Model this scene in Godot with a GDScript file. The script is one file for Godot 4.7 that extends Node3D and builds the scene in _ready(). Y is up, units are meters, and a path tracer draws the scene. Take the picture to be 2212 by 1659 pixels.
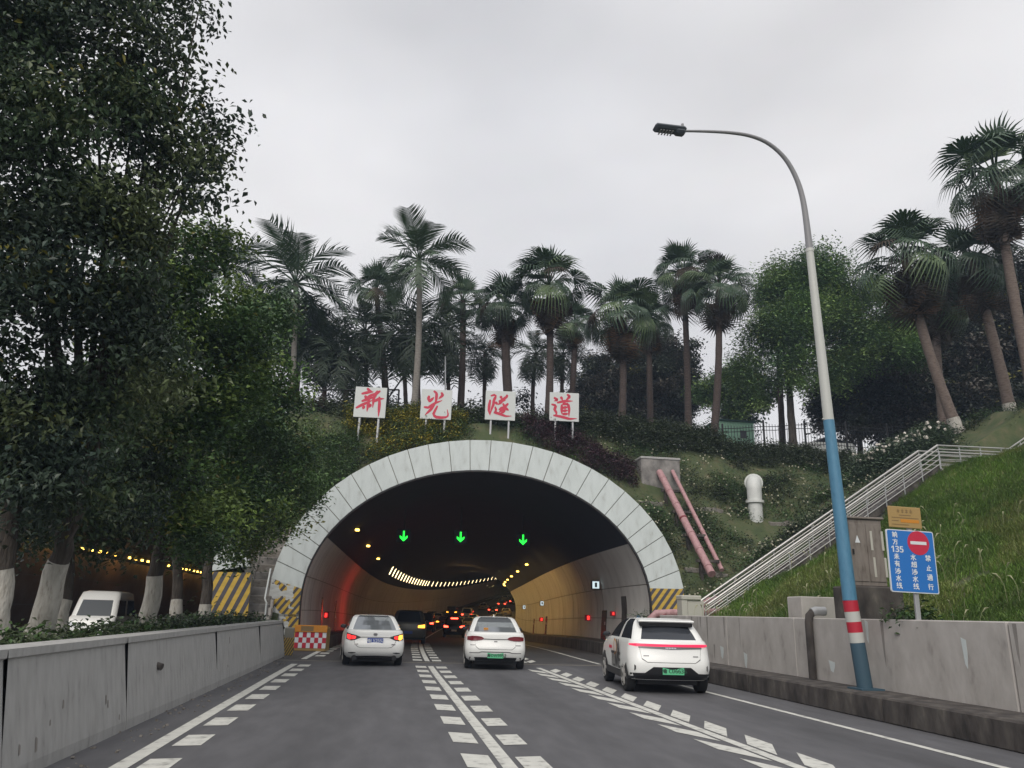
extends Node3D

# ---------------------------------------------------------------- helpers
class MB:
	var v := PackedVector3Array()
	var n := PackedVector3Array()
	var t := PackedVector2Array()
	var c := PackedColorArray()
	var col := Color.WHITE
	func p(a: Vector3, na: Vector3, ua := Vector2.ZERO) -> void:
		v.append(a); n.append(na); t.append(ua); c.append(col)
	func tri(a: Vector3, b: Vector3, d: Vector3) -> void:
		var m := (b - a).cross(d - a).normalized()
		p(a, m); p(d, m); p(b, m)
	# corners counter-clockwise seen from outside
	func quad(a: Vector3, b: Vector3, d: Vector3, e: Vector3) -> void:
		var m := (b - a).cross(d - a)
		if m.length_squared() < 1e-14:
			m = (d - a).cross(e - a)
		m = m.normalized()
		p(a, m, Vector2(0, 1)); p(d, m, Vector2(1, 0)); p(b, m, Vector2(1, 1))
		p(a, m, Vector2(0, 1)); p(e, m, Vector2(0, 0)); p(d, m, Vector2(1, 0))
	func box(tr: Transform3D, s: Vector3, bev := 0.0) -> void:
		var h := s * 0.5
		if bev <= 0.0:
			for ax in 3:
				for sg in [-1.0, 1.0]:
					var o := Vector3.ZERO; o[ax] = sg * h[ax]
					var u := Vector3.ZERO; u[(ax + 1) % 3] = h[(ax + 1) % 3]
					var w := Vector3.ZERO; w[(ax + 2) % 3] = h[(ax + 2) % 3] * sg
					quad(tr * (o - u - w), tr * (o + u - w), tr * (o + u + w), tr * (o - u + w))
			return
		bev = minf(bev, minf(h.x, minf(h.y, h.z)) * 0.95)
		for ax in 3:
			for sg in [-1.0, 1.0]:
				var b1 := (ax + 1) % 3
				var b2 := (ax + 2) % 3
				var o := Vector3.ZERO; o[ax] = sg * h[ax]
				var u := Vector3.ZERO; u[b1] = h[b1] - bev
				var w := Vector3.ZERO; w[b2] = (h[b2] - bev) * sg
				quad(tr * (o - u - w), tr * (o + u - w), tr * (o + u + w), tr * (o - u + w))
				for s2 in [-1.0, 1.0]:
					# bevel between face ax and face b1
					var e1 := Vector3.ZERO; e1[ax] = sg * h[ax]; e1[b1] = s2 * (h[b1] - bev)
					var e2 := Vector3.ZERO; e2[ax] = sg * (h[ax] - bev); e2[b1] = s2 * h[b1]
					var l := Vector3.ZERO; l[b2] = h[b2] - bev
					if sg * s2 > 0:
						quad(tr * (e1 - l), tr * (e2 - l), tr * (e2 + l), tr * (e1 + l))
					else:
						quad(tr * (e1 + l), tr * (e2 + l), tr * (e2 - l), tr * (e1 - l))
		for sx in [-1.0, 1.0]:
			for sy in [-1.0, 1.0]:
				for sz in [-1.0, 1.0]:
					var a := Vector3(sx * h.x, sy * (h.y - bev), sz * (h.z - bev))
					var b := Vector3(sx * (h.x - bev), sy * h.y, sz * (h.z - bev))
					var d := Vector3(sx * (h.x - bev), sy * (h.y - bev), sz * h.z)
					if sx * sy * sz > 0:
						tri(tr * a, tr * b, tr * d)
					else:
						tri(tr * a, tr * d, tr * b)
	func bx(a: Vector3, b: Vector3, bev := 0.0) -> void:
		box(Transform3D(Basis(), (a + b) * 0.5), (b - a).abs(), bev)
	# rows of points; smooth; outside where (next in row) x (next row) points
	func grid(rows: Array, closed := false, flip := false) -> void:
		var R := rows.size()
		var C: int = rows[0].size()
		var nn := []
		for i in R:
			var a := PackedVector3Array()
			for j in C:
				var j0 := (j - 1 + C) % C if closed else maxi(j - 1, 0)
				var j1 := (j + 1) % C if closed else mini(j + 1, C - 1)
				var du: Vector3 = rows[i][j1] - rows[i][j0]
				var dv: Vector3 = rows[mini(i + 1, R - 1)][j] - rows[maxi(i - 1, 0)][j]
				var m := du.cross(dv)
				m = m.normalized() if m.length_squared() > 1e-16 else Vector3.UP
				a.append(-m if flip else m)
			nn.append(a)
		for i in R - 1:
			for j in (C if closed else C - 1):
				var k := (j + 1) % C
				var q := [[i, j], [i, k], [i + 1, k], [i + 1, j]]
				var ord := [0, 1, 2, 0, 2, 3] if flip else [0, 2, 1, 0, 3, 2]
				for o in ord:
					var e = q[o]
					p(rows[e[0]][e[1]], nn[e[0]][e[1]], Vector2(float(e[1]) / maxf(1.0, C - 1.0), float(e[0]) / maxf(1.0, R - 1.0)))
	func tube(pts: Array, rad: Array, sides := 8, cap := true) -> void:
		var rows := []
		var u := Vector3.ZERO
		for i in pts.size():
			var d: Vector3 = (pts[mini(i + 1, pts.size() - 1)] - pts[maxi(i - 1, 0)]).normalized()
			if i == 0:
				u = d.cross(Vector3(0.31, 0.2, 0.93)).normalized()
			u = (u - d * u.dot(d)).normalized()
			var w := d.cross(u)
			var r := PackedVector3Array()
			for j in sides:
				var a := TAU * j / sides
				r.append(pts[i] + (u * cos(a) + w * sin(a)) * rad[i])
			rows.append(r)
		grid(rows, true)
		if cap:
			for e in [0, rows.size() - 1]:
				for j in sides:
					var a: Vector3 = rows[e][j]
					var b: Vector3 = rows[e][(j + 1) % sides]
					if e == 0:
						tri(pts[e], b, a)
					else:
						tri(pts[e], a, b)
	# flat polygon (2D, any winding) laid in the plane of tr (x,y), facing +z, with thickness
	func plate(poly: PackedVector2Array, tr: Transform3D, thick: float) -> void:
		if Geometry2D.is_polygon_clockwise(poly):
			poly.reverse()
		var ix := Geometry2D.triangulate_polygon(poly)
		for k in range(0, ix.size(), 3):
			var a := poly[ix[k]]; var b := poly[ix[k + 1]]; var d := poly[ix[k + 2]]
			if (b - a).cross(d - a) < 0.0:
				var s := b; b = d; d = s
			tri(tr * Vector3(a.x, a.y, thick), tr * Vector3(b.x, b.y, thick), tr * Vector3(d.x, d.y, thick))
		for k in poly.size():
			var a := poly[k]; var b := poly[(k + 1) % poly.size()]
			quad(tr * Vector3(a.x, a.y, 0), tr * Vector3(b.x, b.y, 0), tr * Vector3(b.x, b.y, thick), tr * Vector3(a.x, a.y, thick))
	func mesh() -> ArrayMesh:
		var m := ArrayMesh.new()
		var a := []
		a.resize(Mesh.ARRAY_MAX)
		a[Mesh.ARRAY_VERTEX] = v; a[Mesh.ARRAY_NORMAL] = n; a[Mesh.ARRAY_TEX_UV] = t; a[Mesh.ARRAY_COLOR] = c
		if v.size():
			m.add_surface_from_arrays(Mesh.PRIMITIVE_TRIANGLES, a)
		return m

var rng := RandomNumberGenerator.new()
var M := {}
var names := {}
# the camera: 1.65 m above the road, 8.6 degrees to the right of the road, tilted up
const FOCAL := 1660.0
var eye := Vector3(0, 1.65, 0)
var er: Vector3
var eu: Vector3
var ef: Vector3

func ray(px: float, py: float) -> Vector3:
	return ef + er * ((px - 1106.0) / FOCAL) - eu * ((py - 829.5) / FOCAL)
func G(px: float, py: float, h := 0.0) -> Vector3:
	var d := ray(px, py)
	return eye + d * ((h - eye.y) / d.y)
func Z(px: float, py: float, z: float) -> Vector3:
	var d := ray(px, py)
	return eye + d * ((z - eye.z) / d.z)
func X(px: float, py: float, x: float) -> Vector3:
	var d := ray(px, py)
	return eye + d * ((x - eye.x) / d.x)

func numbered(s: String) -> String:
	if not names.has(s):
		names[s] = 0
		return s
	names[s] += 1
	return "%s_%03d" % [s, names[s]]
func tag(o: Node, label: String, category: String, group := "") -> void:
	o.set_meta("label", label); o.set_meta("category", category)
	if group:
		o.set_meta("group", group)
func thing(called: String, label: String, category: String, at := Vector3.ZERO, turn := 0.0, group := "") -> Node3D:
	var o := Node3D.new()
	o.name = numbered(called)
	add_child(o)
	o.position = at
	o.rotation.y = turn
	tag(o, label, category, group)
	return o
func obj(called: String, mb, m: Material, parent: Node = null, at := Vector3.ZERO) -> MeshInstance3D:
	var o := MeshInstance3D.new()
	o.mesh = mb.mesh() if mb is MB else mb
	o.material_override = m
	if parent == null:
		o.name = numbered(called)
		add_child(o)
	else:
		o.name = called
		parent.add_child(o, true)
	o.position = at
	return o
func struct(called: String, mb, m: Material, parent: Node = null) -> MeshInstance3D:
	var o := obj(called, mb, m, parent)
	if parent == null:
		o.set_meta("kind", "structure")
	return o
func dup(o: Node3D, at: Vector3, turn: float, label := "") -> Node3D:
	var r: Node3D = o.duplicate()
	r.name = numbered(String(o.name).rstrip("0123456789").trim_suffix("_"))
	add_child(r)
	r.position = at
	r.rotation.y = turn
	if label:
		r.set_meta("label", label)
	return r

func lin(r: float, g: float, b: float) -> Color:
	return Color(r, g, b).linear_to_srgb()
func mat(r: float, g: float, b: float, rough := 0.7, metal := 0.0) -> StandardMaterial3D:
	var m := StandardMaterial3D.new()
	m.albedo_color = lin(r, g, b)
	m.roughness = rough
	m.metallic = metal
	return m
func noise_tex(freq: float, stops: Array, seed_: int, size := 256, oct := 4, ntype := FastNoiseLite.TYPE_SIMPLEX_SMOOTH) -> NoiseTexture2D:
	var f := FastNoiseLite.new()
	f.seed = seed_; f.frequency = freq; f.noise_type = ntype
	f.fractal_octaves = oct; f.fractal_gain = 0.55
	var t := NoiseTexture2D.new()
	t.width = size; t.height = size; t.noise = f; t.seamless = true; t.normalize = true
	if stops.size():
		var g := Gradient.new()
		var off := PackedFloat32Array(); var cs := PackedColorArray()
		for s in stops:
			off.append(s[0]); cs.append(s[1])
		g.offsets = off; g.colors = cs
		t.color_ramp = g
	return t
# rough surface whose colour and relief come from noise, mapped in world space; sc in repeats per metre
func noisy(stops: Array, sc: Vector3, rough := 0.85, bump := 1.5, freq := 0.02, seed_ := 1, oct := 5, size := 256) -> StandardMaterial3D:
	var m := StandardMaterial3D.new()
	m.albedo_texture = noise_tex(freq, stops, seed_, size, oct)
	m.uv1_triplanar = true
	m.uv1_world_triplanar = true
	m.uv1_scale = sc
	m.roughness = rough
	if bump > 0.0:
		m.heightmap_enabled = true
		m.heightmap_texture = noise_tex(freq * 2.2, [], seed_ + 50, size, 5)
		m.heightmap_scale = bump
	return m
func glow(r: float, g: float, b: float, e: float) -> StandardMaterial3D:
	var m := mat(r * 0.3, g * 0.3, b * 0.3, 0.3)
	m.emission_enabled = true
	m.emission = lin(r, g, b)
	m.emission_energy_multiplier = e
	return m
func leafy(rough := 0.55, back := Color(0.1, 0.17, 0.04)) -> StandardMaterial3D:
	var m := StandardMaterial3D.new()
	m.vertex_color_use_as_albedo = true
	m.roughness = rough
	m.metallic_specular = 0.4
	m.backlight_enabled = true
	m.backlight = back
	return m

func pick_tone(pal: Array) -> Color:
	var c: Color = pal[rng.randi() % pal.size()]
	var k := rng.randf_range(0.7, 1.3)
	return Color(c.r * k, c.g * k, c.b * k)

# ---------------------------------------------------------------- shape of the place
# the carriageway bends right and dips, then climbs, inside the tunnel; d is the distance ahead
func road_x(d: float) -> float:
	return 0.00093 * pow(maxf(0.0, d - 20.0), 2.0)
func road_y(d: float) -> float:
	if d < 35.0:
		return 0.0
	if d < 75.0:
		return -0.25 * (1.0 - cos(PI * (d - 35.0) / 40.0))
	return -0.5 + 0.00036 * pow(d - 75.0, 2.0)
func road_dir(d: float) -> float:
	return atan(0.00186 * maxf(0.0, d - 20.0))
func on_road(x: float, d: float, h := 0.0) -> Vector3:
	var a := road_dir(d)
	return Vector3(road_x(d) + x * cos(a), road_y(d) + h, -d + x * sin(a))
const TC := 3.4           # centre of the right tunnel across the road
const PD := 32.0          # distance of its mouth
const SKEW := 0.17        # the mouth is cut at an angle
func arch(a: float, b: float, t: float, base := 2.0) -> Vector2:
	# t from 0 (right foot) to 1 (left foot)
	var foot := base / (base + 1.57 * (a + b) * 0.5) * 0.5
	if t < foot:
		return Vector2(a - 0.12 * pow(1.0 - t / foot, 2.0), base * t / foot)
	if t > 1.0 - foot:
		return Vector2(-a + 0.12 * pow(1.0 - (1.0 - t) / foot, 2.0), base * (1.0 - t) / foot)
	var ang := PI * (t - foot) / (1.0 - 2.0 * foot)
	return Vector2(a * cos(ang), base + b * sin(ang))
func arch_half(a: float, b: float, y: float, base := 2.0) -> float:
	if y < base:
		return a
	return a * sqrt(maxf(0.0, 1.0 - pow((y - base) / b, 2.0)))
# a point of the tunnel section (x across, y up) at distance d, the mouth being skewed
func tun(x: float, y: float, d: float) -> Vector3:
	var k := clampf(1.0 - (d - PD) / 14.0, 0.0, 1.0)
	return on_road(TC + x, d - x * tan(SKEW) * k, y)
const LC := -12.6         # left tunnel
const LW := 5.9
var relief := FastNoiseLite.new()
func hill(x: float, z: float) -> float:
	var k0 := smoothstep(8.0, 13.0, x)
	var f := lerpf(1.5 + 1.25 * (-31.6 - z), 1.5 + 0.94 * (-30.8 - z), k0)
	if x > -6.3 and x < -3.9:
		f = lerpf(f, minf(f, 0.94 * (-32.2 - z) + 0.3), smoothstep(-38.2, -36.4, z))
	var top := 11.0 + 0.12 * clampf(-42.0 - z, 0.0, 14.0)
	var e := 1.15 + 0.58 * (x - 11.0)
	if z > -28.2:
		e = minf(e - 0.05, 7.6 + 0.05 * (x - 22.0))
	elif z > -29.6:
		e = minf(e - 0.35, 7.3 + 0.3 * maxf(0.0, x - 26.0))
	var h := f
	if x > 9.8:
		h = maxf(f, e)
	h = clampf(h, 1.42 if x > 9.8 else -0.3, top)
	if x > 24.0 and h > 10.9:
		h += (x - 24.0) * 0.06
	var k := smoothstep(1.4, 2.6, h)
	h += k * (relief.get_noise_2d(x * 4.0, z * 4.0) * 0.55 + relief.get_noise_2d(x * 14.0, z * 14.0) * 0.16)
	if z < -62.0:
		h -= (-62.0 - z) * 0.12
	return h

func _ready() -> void:
	rng.seed = 20240
	relief.seed = 5
	relief.frequency = 0.035
	relief.fractal_octaves = 3
	# ---- camera
	var yaw := deg_to_rad(8.6)
	var pit := deg_to_rad(16.6)
	var rol := deg_to_rad(1.5)
	ef = Vector3(sin(yaw) * cos(pit), sin(pit), -cos(yaw) * cos(pit))
	var r0 := Vector3(cos(yaw), 0, sin(yaw))
	var u0 := r0.cross(ef)
	er = r0 * cos(rol) + u0 * sin(rol)
	eu = u0 * cos(rol) - r0 * sin(rol)
	var cam := Camera3D.new()
	cam.name = "camera"
	cam.transform = Transform3D(Basis(er, eu, -ef), eye)
	cam.fov = rad_to_deg(2.0 * atan(829.5 / FOCAL))
	cam.near = 0.1
	cam.far = 3000.0
	add_child(cam)
	cam.current = true
	# ---- sky, air, sun
	var env := Environment.new()
	env.background_mode = Environment.BG_SKY
	env.tonemap_mode = Environment.TONE_MAPPER_LINEAR
	env.tonemap_exposure = 1.3
	env.fog_enabled = true
	env.fog_density = 0.0008
	env.fog_light_color = Color(0.78, 0.87, 1.0)
	env.sdfgi_enabled = true
	env.ssao_enabled = true
	env.ssil_enabled = true
	var sky := Sky.new()
	var ps := PanoramaSkyMaterial.new()
	ps.panorama = sky_picture()
	sky.sky_material = ps
	env.sky = sky
	var we := WorldEnvironment.new()
	we.name = "world"
	we.environment = env
	add_child(we)
	var sun := DirectionalLight3D.new()
	sun.name = "sun"
	sun.light_energy = 0.5
	sun.light_color = Color(1.0, 0.97, 0.93)
	sun.light_angular_distance = 40.0
	sun.shadow_enabled = true
	sun.sky_mode = DirectionalLight3D.SKY_MODE_LIGHT_ONLY
	add_child(sun)
	sun.look_at_from_position(Vector3(-12, 30, 32), Vector3.ZERO)
	materials()
	build_ground()
	build_road()
	build_right_tunnel()
	build_left_tunnel()
	build_walls()
	build_tunnel_fittings()
	build_signs()
	build_right_slope()
	build_lamp()
	build_cars()
	build_palms()
	build_trees()
	build_shrubs()

func sky_picture() -> ImageTexture:
	var w := 1024
	var h := 512
	var im := Image.create(w, h, false, Image.FORMAT_RGB8)
	var a := FastNoiseLite.new()
	a.seed = 11; a.frequency = 1.5; a.fractal_octaves = 5; a.fractal_gain = 0.45
	var b := FastNoiseLite.new()
	b.seed = 29; b.frequency = 0.9; b.fractal_octaves = 4
	for y in h:
		var el := (0.5 - (y + 0.5) / h) * PI
		for x in w:
			var az := (x + 0.5) / w * TAU
			var d := Vector3(cos(el) * sin(az), sin(el), cos(el) * cos(az))
			# clouds lie flat: look them up on a high layer
			var q := Vector3(d.x, d.y * 2.2, d.z)
			var n1 := a.get_noise_3dv(q)
			var n2 := b.get_noise_3dv(q * 1.3 + Vector3(4, 1, 2))
			var l := 0.803 + 0.075 * n1 + 0.05 * n2
			var warm := clampf(n2 * 0.9 + 0.2, -0.4, 1.0)
			im.set_pixel(x, y, Color(l + 0.006 * warm, l + 0.001, l + 0.014 - 0.01 * warm))
	return ImageTexture.create_from_image(im)

func s3(v: float) -> Vector3:
	return Vector3(v, v, v)
func st(r: float, g: float, b: float) -> Color:
	return lin(r, g, b)

func stripes_picture(worn: bool) -> ImageTexture:
	var im := Image.create(256, 256, false, Image.FORMAT_RGB8)
	var f := FastNoiseLite.new()
	f.seed = 3; f.frequency = 0.02; f.fractal_octaves = 4
	for y in 256:
		for x in 256:
			var k := fposmod((x + y * 0.8) / 256.0 * 4.6, 1.0)
			var g := 0.9 + 0.2 * f.get_noise_2d(x * 0.5, y * 2.0)
			var c := lin(0.60 * g, 0.40 * g, 0.06 * g) if k < 0.52 else lin(0.075 * g, 0.072 * g, 0.085 * g)
			if worn and f.get_noise_2d(x * 0.3 + 40.0, y * 0.45) + (0.26 - x / 256.0 * 0.5) > 0.05:
				c = lin(0.56 * g, 0.58 * g, 0.57 * g)
			im.set_pixel(x, y, c)
	return ImageTexture.create_from_image(im)

func pic_mat(t: Texture2D, rough := 0.6) -> StandardMaterial3D:
	var m := StandardMaterial3D.new()
	m.albedo_texture = t
	m.roughness = rough
	return m

func materials() -> void:
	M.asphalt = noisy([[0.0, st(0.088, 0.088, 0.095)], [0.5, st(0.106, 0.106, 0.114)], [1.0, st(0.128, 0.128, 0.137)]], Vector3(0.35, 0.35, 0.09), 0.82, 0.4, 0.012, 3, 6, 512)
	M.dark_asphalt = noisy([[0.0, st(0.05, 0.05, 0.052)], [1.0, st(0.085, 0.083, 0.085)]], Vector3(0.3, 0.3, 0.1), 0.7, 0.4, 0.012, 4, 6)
	M.paint = noisy([[0.0, st(0.2, 0.2, 0.19)], [0.22, st(0.44, 0.44, 0.41)], [0.4, st(0.58, 0.58, 0.54)], [1.0, st(0.68, 0.68, 0.63)]], s3(0.55), 0.75, 0.1, 0.03, 5)
	M.concrete = noisy([[0.0, st(0.28, 0.26, 0.242)], [0.25, st(0.4, 0.375, 0.35)], [0.7, st(0.455, 0.43, 0.405)], [1.0, st(0.5, 0.475, 0.45)]], Vector3(0.16, 0.1, 0.16), 0.88, 0.6, 0.02, 6, 5, 512)
	M.barrier = noisy([[0.0, st(0.22, 0.217, 0.208)], [0.22, st(0.34, 0.337, 0.327)], [0.6, st(0.39, 0.387, 0.377)], [1.0, st(0.43, 0.426, 0.416)]], Vector3(0.4, 0.12, 0.4), 0.85, 0.6, 0.022, 7, 5, 512)
	M.old_concrete = noisy([[0.0, st(0.1, 0.095, 0.09)], [0.45, st(0.21, 0.2, 0.19)], [1.0, st(0.36, 0.34, 0.32)]], Vector3(0.25, 0.2, 0.25), 0.9, 1.0, 0.02, 33, 5)
	M.run = noisy([[0.0, st(0.2, 0.185, 0.17)], [1.0, st(0.3, 0.28, 0.26)]], Vector3(0.6, 0.2, 0.6), 0.9, 0.0, 0.02, 34)
	M.dirty = noisy([[0.0, st(0.025, 0.022, 0.02)], [0.4, st(0.06, 0.052, 0.048)], [0.8, st(0.10, 0.09, 0.08)], [1.0, st(0.17, 0.15, 0.13)]], Vector3(0.4, 0.2, 0.4), 0.9, 1.2, 0.02, 8, 5)
	M.soil = noisy([[0.0, st(0.032, 0.052, 0.02)], [0.35, st(0.056, 0.078, 0.03)], [0.6, st(0.078, 0.09, 0.04)], [0.84, st(0.12, 0.105, 0.058)], [1.0, st(0.24, 0.18, 0.13)]], s3(0.11), 0.95, 2.5, 0.02, 9, 6, 512)
	M.ground = noisy([[0.0, st(0.06, 0.06, 0.04)], [1.0, st(0.13, 0.12, 0.09)]], s3(0.05), 0.95, 0.0, 0.02, 10)
	M.ring = noisy([[0.0, st(0.34, 0.36, 0.34)], [0.16, st(0.5, 0.54, 0.53)], [0.4, st(0.56, 0.61, 0.605)], [1.0, st(0.62, 0.67, 0.665)]], Vector3(0.5, 0.16, 0.5), 0.45, 0.0, 0.02, 12)
	M.joint = mat(0.26, 0.25, 0.21, 0.8)
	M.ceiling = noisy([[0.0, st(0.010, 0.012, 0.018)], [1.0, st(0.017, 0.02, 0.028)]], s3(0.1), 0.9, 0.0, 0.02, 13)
	M.lining = noisy([[0.0, st(0.4, 0.38, 0.36)], [0.3, st(0.58, 0.56, 0.53)], [1.0, st(0.68, 0.66, 0.63)]], Vector3(0.2, 0.05, 0.2), 0.62, 0.0, 0.02, 14)
	M.lining.metallic_specular = 0.15
	M.left_wall = noisy([[0.0, st(0.16, 0.13, 0.1)], [1.0, st(0.3, 0.26, 0.21)]], Vector3(0.1, 0.1, 0.1), 0.6, 0.0, 0.02, 15)
	M.stripe = pic_mat(stripes_picture(false), 0.55)
	M.stripe_worn = pic_mat(stripes_picture(true), 0.6)
	M.black = mat(0.012, 0.012, 0.014, 0.5)
	M.rubber = mat(0.016, 0.016, 0.017, 0.85)
	M.steel = mat(0.5, 0.49, 0.47, 0.34, 0.8)
	M.grey_metal = mat(0.4, 0.41, 0.42, 0.45, 0.4)
	M.white_paint = noisy([[0.0, st(0.5, 0.52, 0.5)], [1.0, st(0.66, 0.67, 0.65)]], s3(0.4), 0.5, 0.0, 0.02, 16)
	M.whitewash = noisy([[0.0, st(0.16, 0.14, 0.12)], [0.3, st(0.38, 0.36, 0.32)], [1.0, st(0.56, 0.54, 0.5)]], Vector3(1.5, 0.4, 1.5), 0.9, 1.5, 0.03, 17)
	M.bark = noisy([[0.0, st(0.025, 0.02, 0.017)], [0.5, st(0.06, 0.05, 0.042)], [1.0, st(0.11, 0.095, 0.08)]], Vector3(1.2, 0.25, 1.2), 0.95, 3.0, 0.03, 18)
	M.palm_bark = noisy([[0.0, st(0.03, 0.022, 0.02)], [0.5, st(0.07, 0.052, 0.046)], [1.0, st(0.125, 0.094, 0.08)]], Vector3(0.5, 1.6, 0.5), 0.95, 2.0, 0.03, 19)
	M.pale_palm_bark = noisy([[0.0, st(0.07, 0.05, 0.042)], [0.5, st(0.15, 0.115, 0.098)], [1.0, st(0.23, 0.185, 0.16)]], Vector3(0.5, 1.6, 0.5), 0.95, 2.0, 0.03, 35)
	M.grey_bark = noisy([[0.0, st(0.14, 0.125, 0.11)], [0.5, st(0.2, 0.185, 0.165)], [1.0, st(0.26, 0.24, 0.22)]], Vector3(0.5, 1.2, 0.5), 0.9, 0.8, 0.03, 20)
	M.leaf = leafy(0.38)
	M.grass = leafy(0.7, Color(0.12, 0.16, 0.03))
	M.fan_green = mat(0.045, 0.08, 0.045, 0.5)
	M.fan_light = mat(0.1, 0.15, 0.065, 0.5)
	M.fan_dead = mat(0.16, 0.09, 0.05, 0.85)
	M.fan_old = mat(0.055, 0.042, 0.03, 0.85)
	M.feather = mat(0.055, 0.092, 0.05, 0.5)
	M.feather_dark = mat(0.04, 0.06, 0.036, 0.5)
	M.crownshaft = mat(0.09, 0.12, 0.06, 0.5)
	for k in ["fan_green", "fan_light", "feather", "feather_dark"]:
		M[k].backlight_enabled = true
		M[k].backlight = Color(0.08, 0.13, 0.05)
	M.white_car = mat(0.84, 0.85, 0.83, 0.25)
	M.white_car.clearcoat_enabled = true
	M.white_car.clearcoat = 0.6
	M.black_car = mat(0.02, 0.018, 0.02, 0.25)
	M.grey_car = mat(0.12, 0.115, 0.1, 0.3, 0.3)
	M.beige_car = mat(0.45, 0.38, 0.26, 0.35)
	M.red_car = mat(0.2, 0.02, 0.02, 0.3)
	M.glass = mat(0.28, 0.3, 0.32, 0.04, 0.55)
	M.dark_glass = mat(0.045, 0.05, 0.06, 0.08, 0.15)
	M.cabin_dark = mat(0.02, 0.02, 0.022, 0.25)
	M.tail_red = mat(0.16, 0.012, 0.02, 0.2)
	M.tail_lit = glow(1.0, 0.03, 0.03, 1.3)
	M.tail_pink = glow(1.0, 0.03, 0.10, 0.85)
	M.brake = glow(1.0, 0.06, 0.03, 8.0)
	M.amber = glow(1.0, 0.42, 0.04, 3.0)
	M.plate_blue = mat(0.06, 0.1, 0.36, 0.5)
	M.plate_green = mat(0.12, 0.52, 0.27, 0.5)
	M.plate_text = mat(0.6, 0.65, 0.75, 0.5)
	M.plate_dark = mat(0.02, 0.07, 0.04, 0.5)
	M.rim = mat(0.5, 0.49, 0.47, 0.4, 0.3)
	M.seam = mat(0.12, 0.12, 0.115, 0.6)
	M.badge = mat(0.2, 0.2, 0.2, 0.35, 0.5)
	M.red_paint = mat(0.45, 0.018, 0.04, 0.5)
	M.sign_red = mat(0.52, 0.022, 0.06, 0.5)
	M.sign_white = mat(0.56, 0.585, 0.575, 0.5)
	M.blue_sign = mat(0.022, 0.16, 0.5, 0.45)
	M.letter = mat(0.66, 0.69, 0.72, 0.5)
	M.yellow_sign = mat(0.36, 0.24, 0.09, 0.6)
	M.orange = mat(0.55, 0.22, 0.02, 0.55)
	M.brown = mat(0.2, 0.13, 0.055, 0.7)
	M.pole_blue = noisy([[0.0, st(0.05, 0.15, 0.25)], [0.3, st(0.075, 0.21, 0.33)], [1.0, st(0.095, 0.25, 0.38)]], Vector3(1.5, 0.4, 1.5), 0.5, 0.0, 0.03, 21)
	M.pole_foot = mat(0.04, 0.085, 0.12, 0.6)
	M.pole_white = mat(0.5, 0.51, 0.48, 0.45)
	M.pole_grey = mat(0.24, 0.24, 0.25, 0.5)
	M.lamp_head = mat(0.075, 0.088, 0.105, 0.5)
	M.pink_pipe = noisy([[0.0, st(0.24, 0.12, 0.12)], [0.5, st(0.42, 0.24, 0.25)], [1.0, st(0.47, 0.3, 0.3)]], Vector3(0.8, 0.5, 0.8), 0.55, 0.0, 0.03, 22)
	M.dark_pink = mat(0.2, 0.035, 0.045, 0.55)
	M.cabinet = noisy([[0.0, st(0.11, 0.09, 0.075)], [0.4, st(0.19, 0.165, 0.145)], [1.0, st(0.23, 0.2, 0.178)]], Vector3(1.0, 0.25, 1.0), 0.6, 0.0, 0.03, 23)
	M.pale_box = mat(0.45, 0.44, 0.39, 0.55)
	M.mint = mat(0.42, 0.68, 0.53, 0.6)
	M.dark_green = mat(0.02, 0.06, 0.05, 0.6)
	M.iron = mat(0.02, 0.02, 0.022, 0.6)
	M.sodium = glow(1.0, 0.60, 0.10, 6.0)
	M.warm_tube = glow(1.0, 0.76, 0.4, 4.0)
	M.green_led = glow(0.02, 1.0, 0.06, 1.5)
	M.cold_panel = glow(0.75, 0.9, 0.95, 0.7)
	M.red_led = glow(1.0, 0.04, 0.03, 1.6)
	M.flower = mat(0.62, 0.6, 0.55, 0.7)

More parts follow.
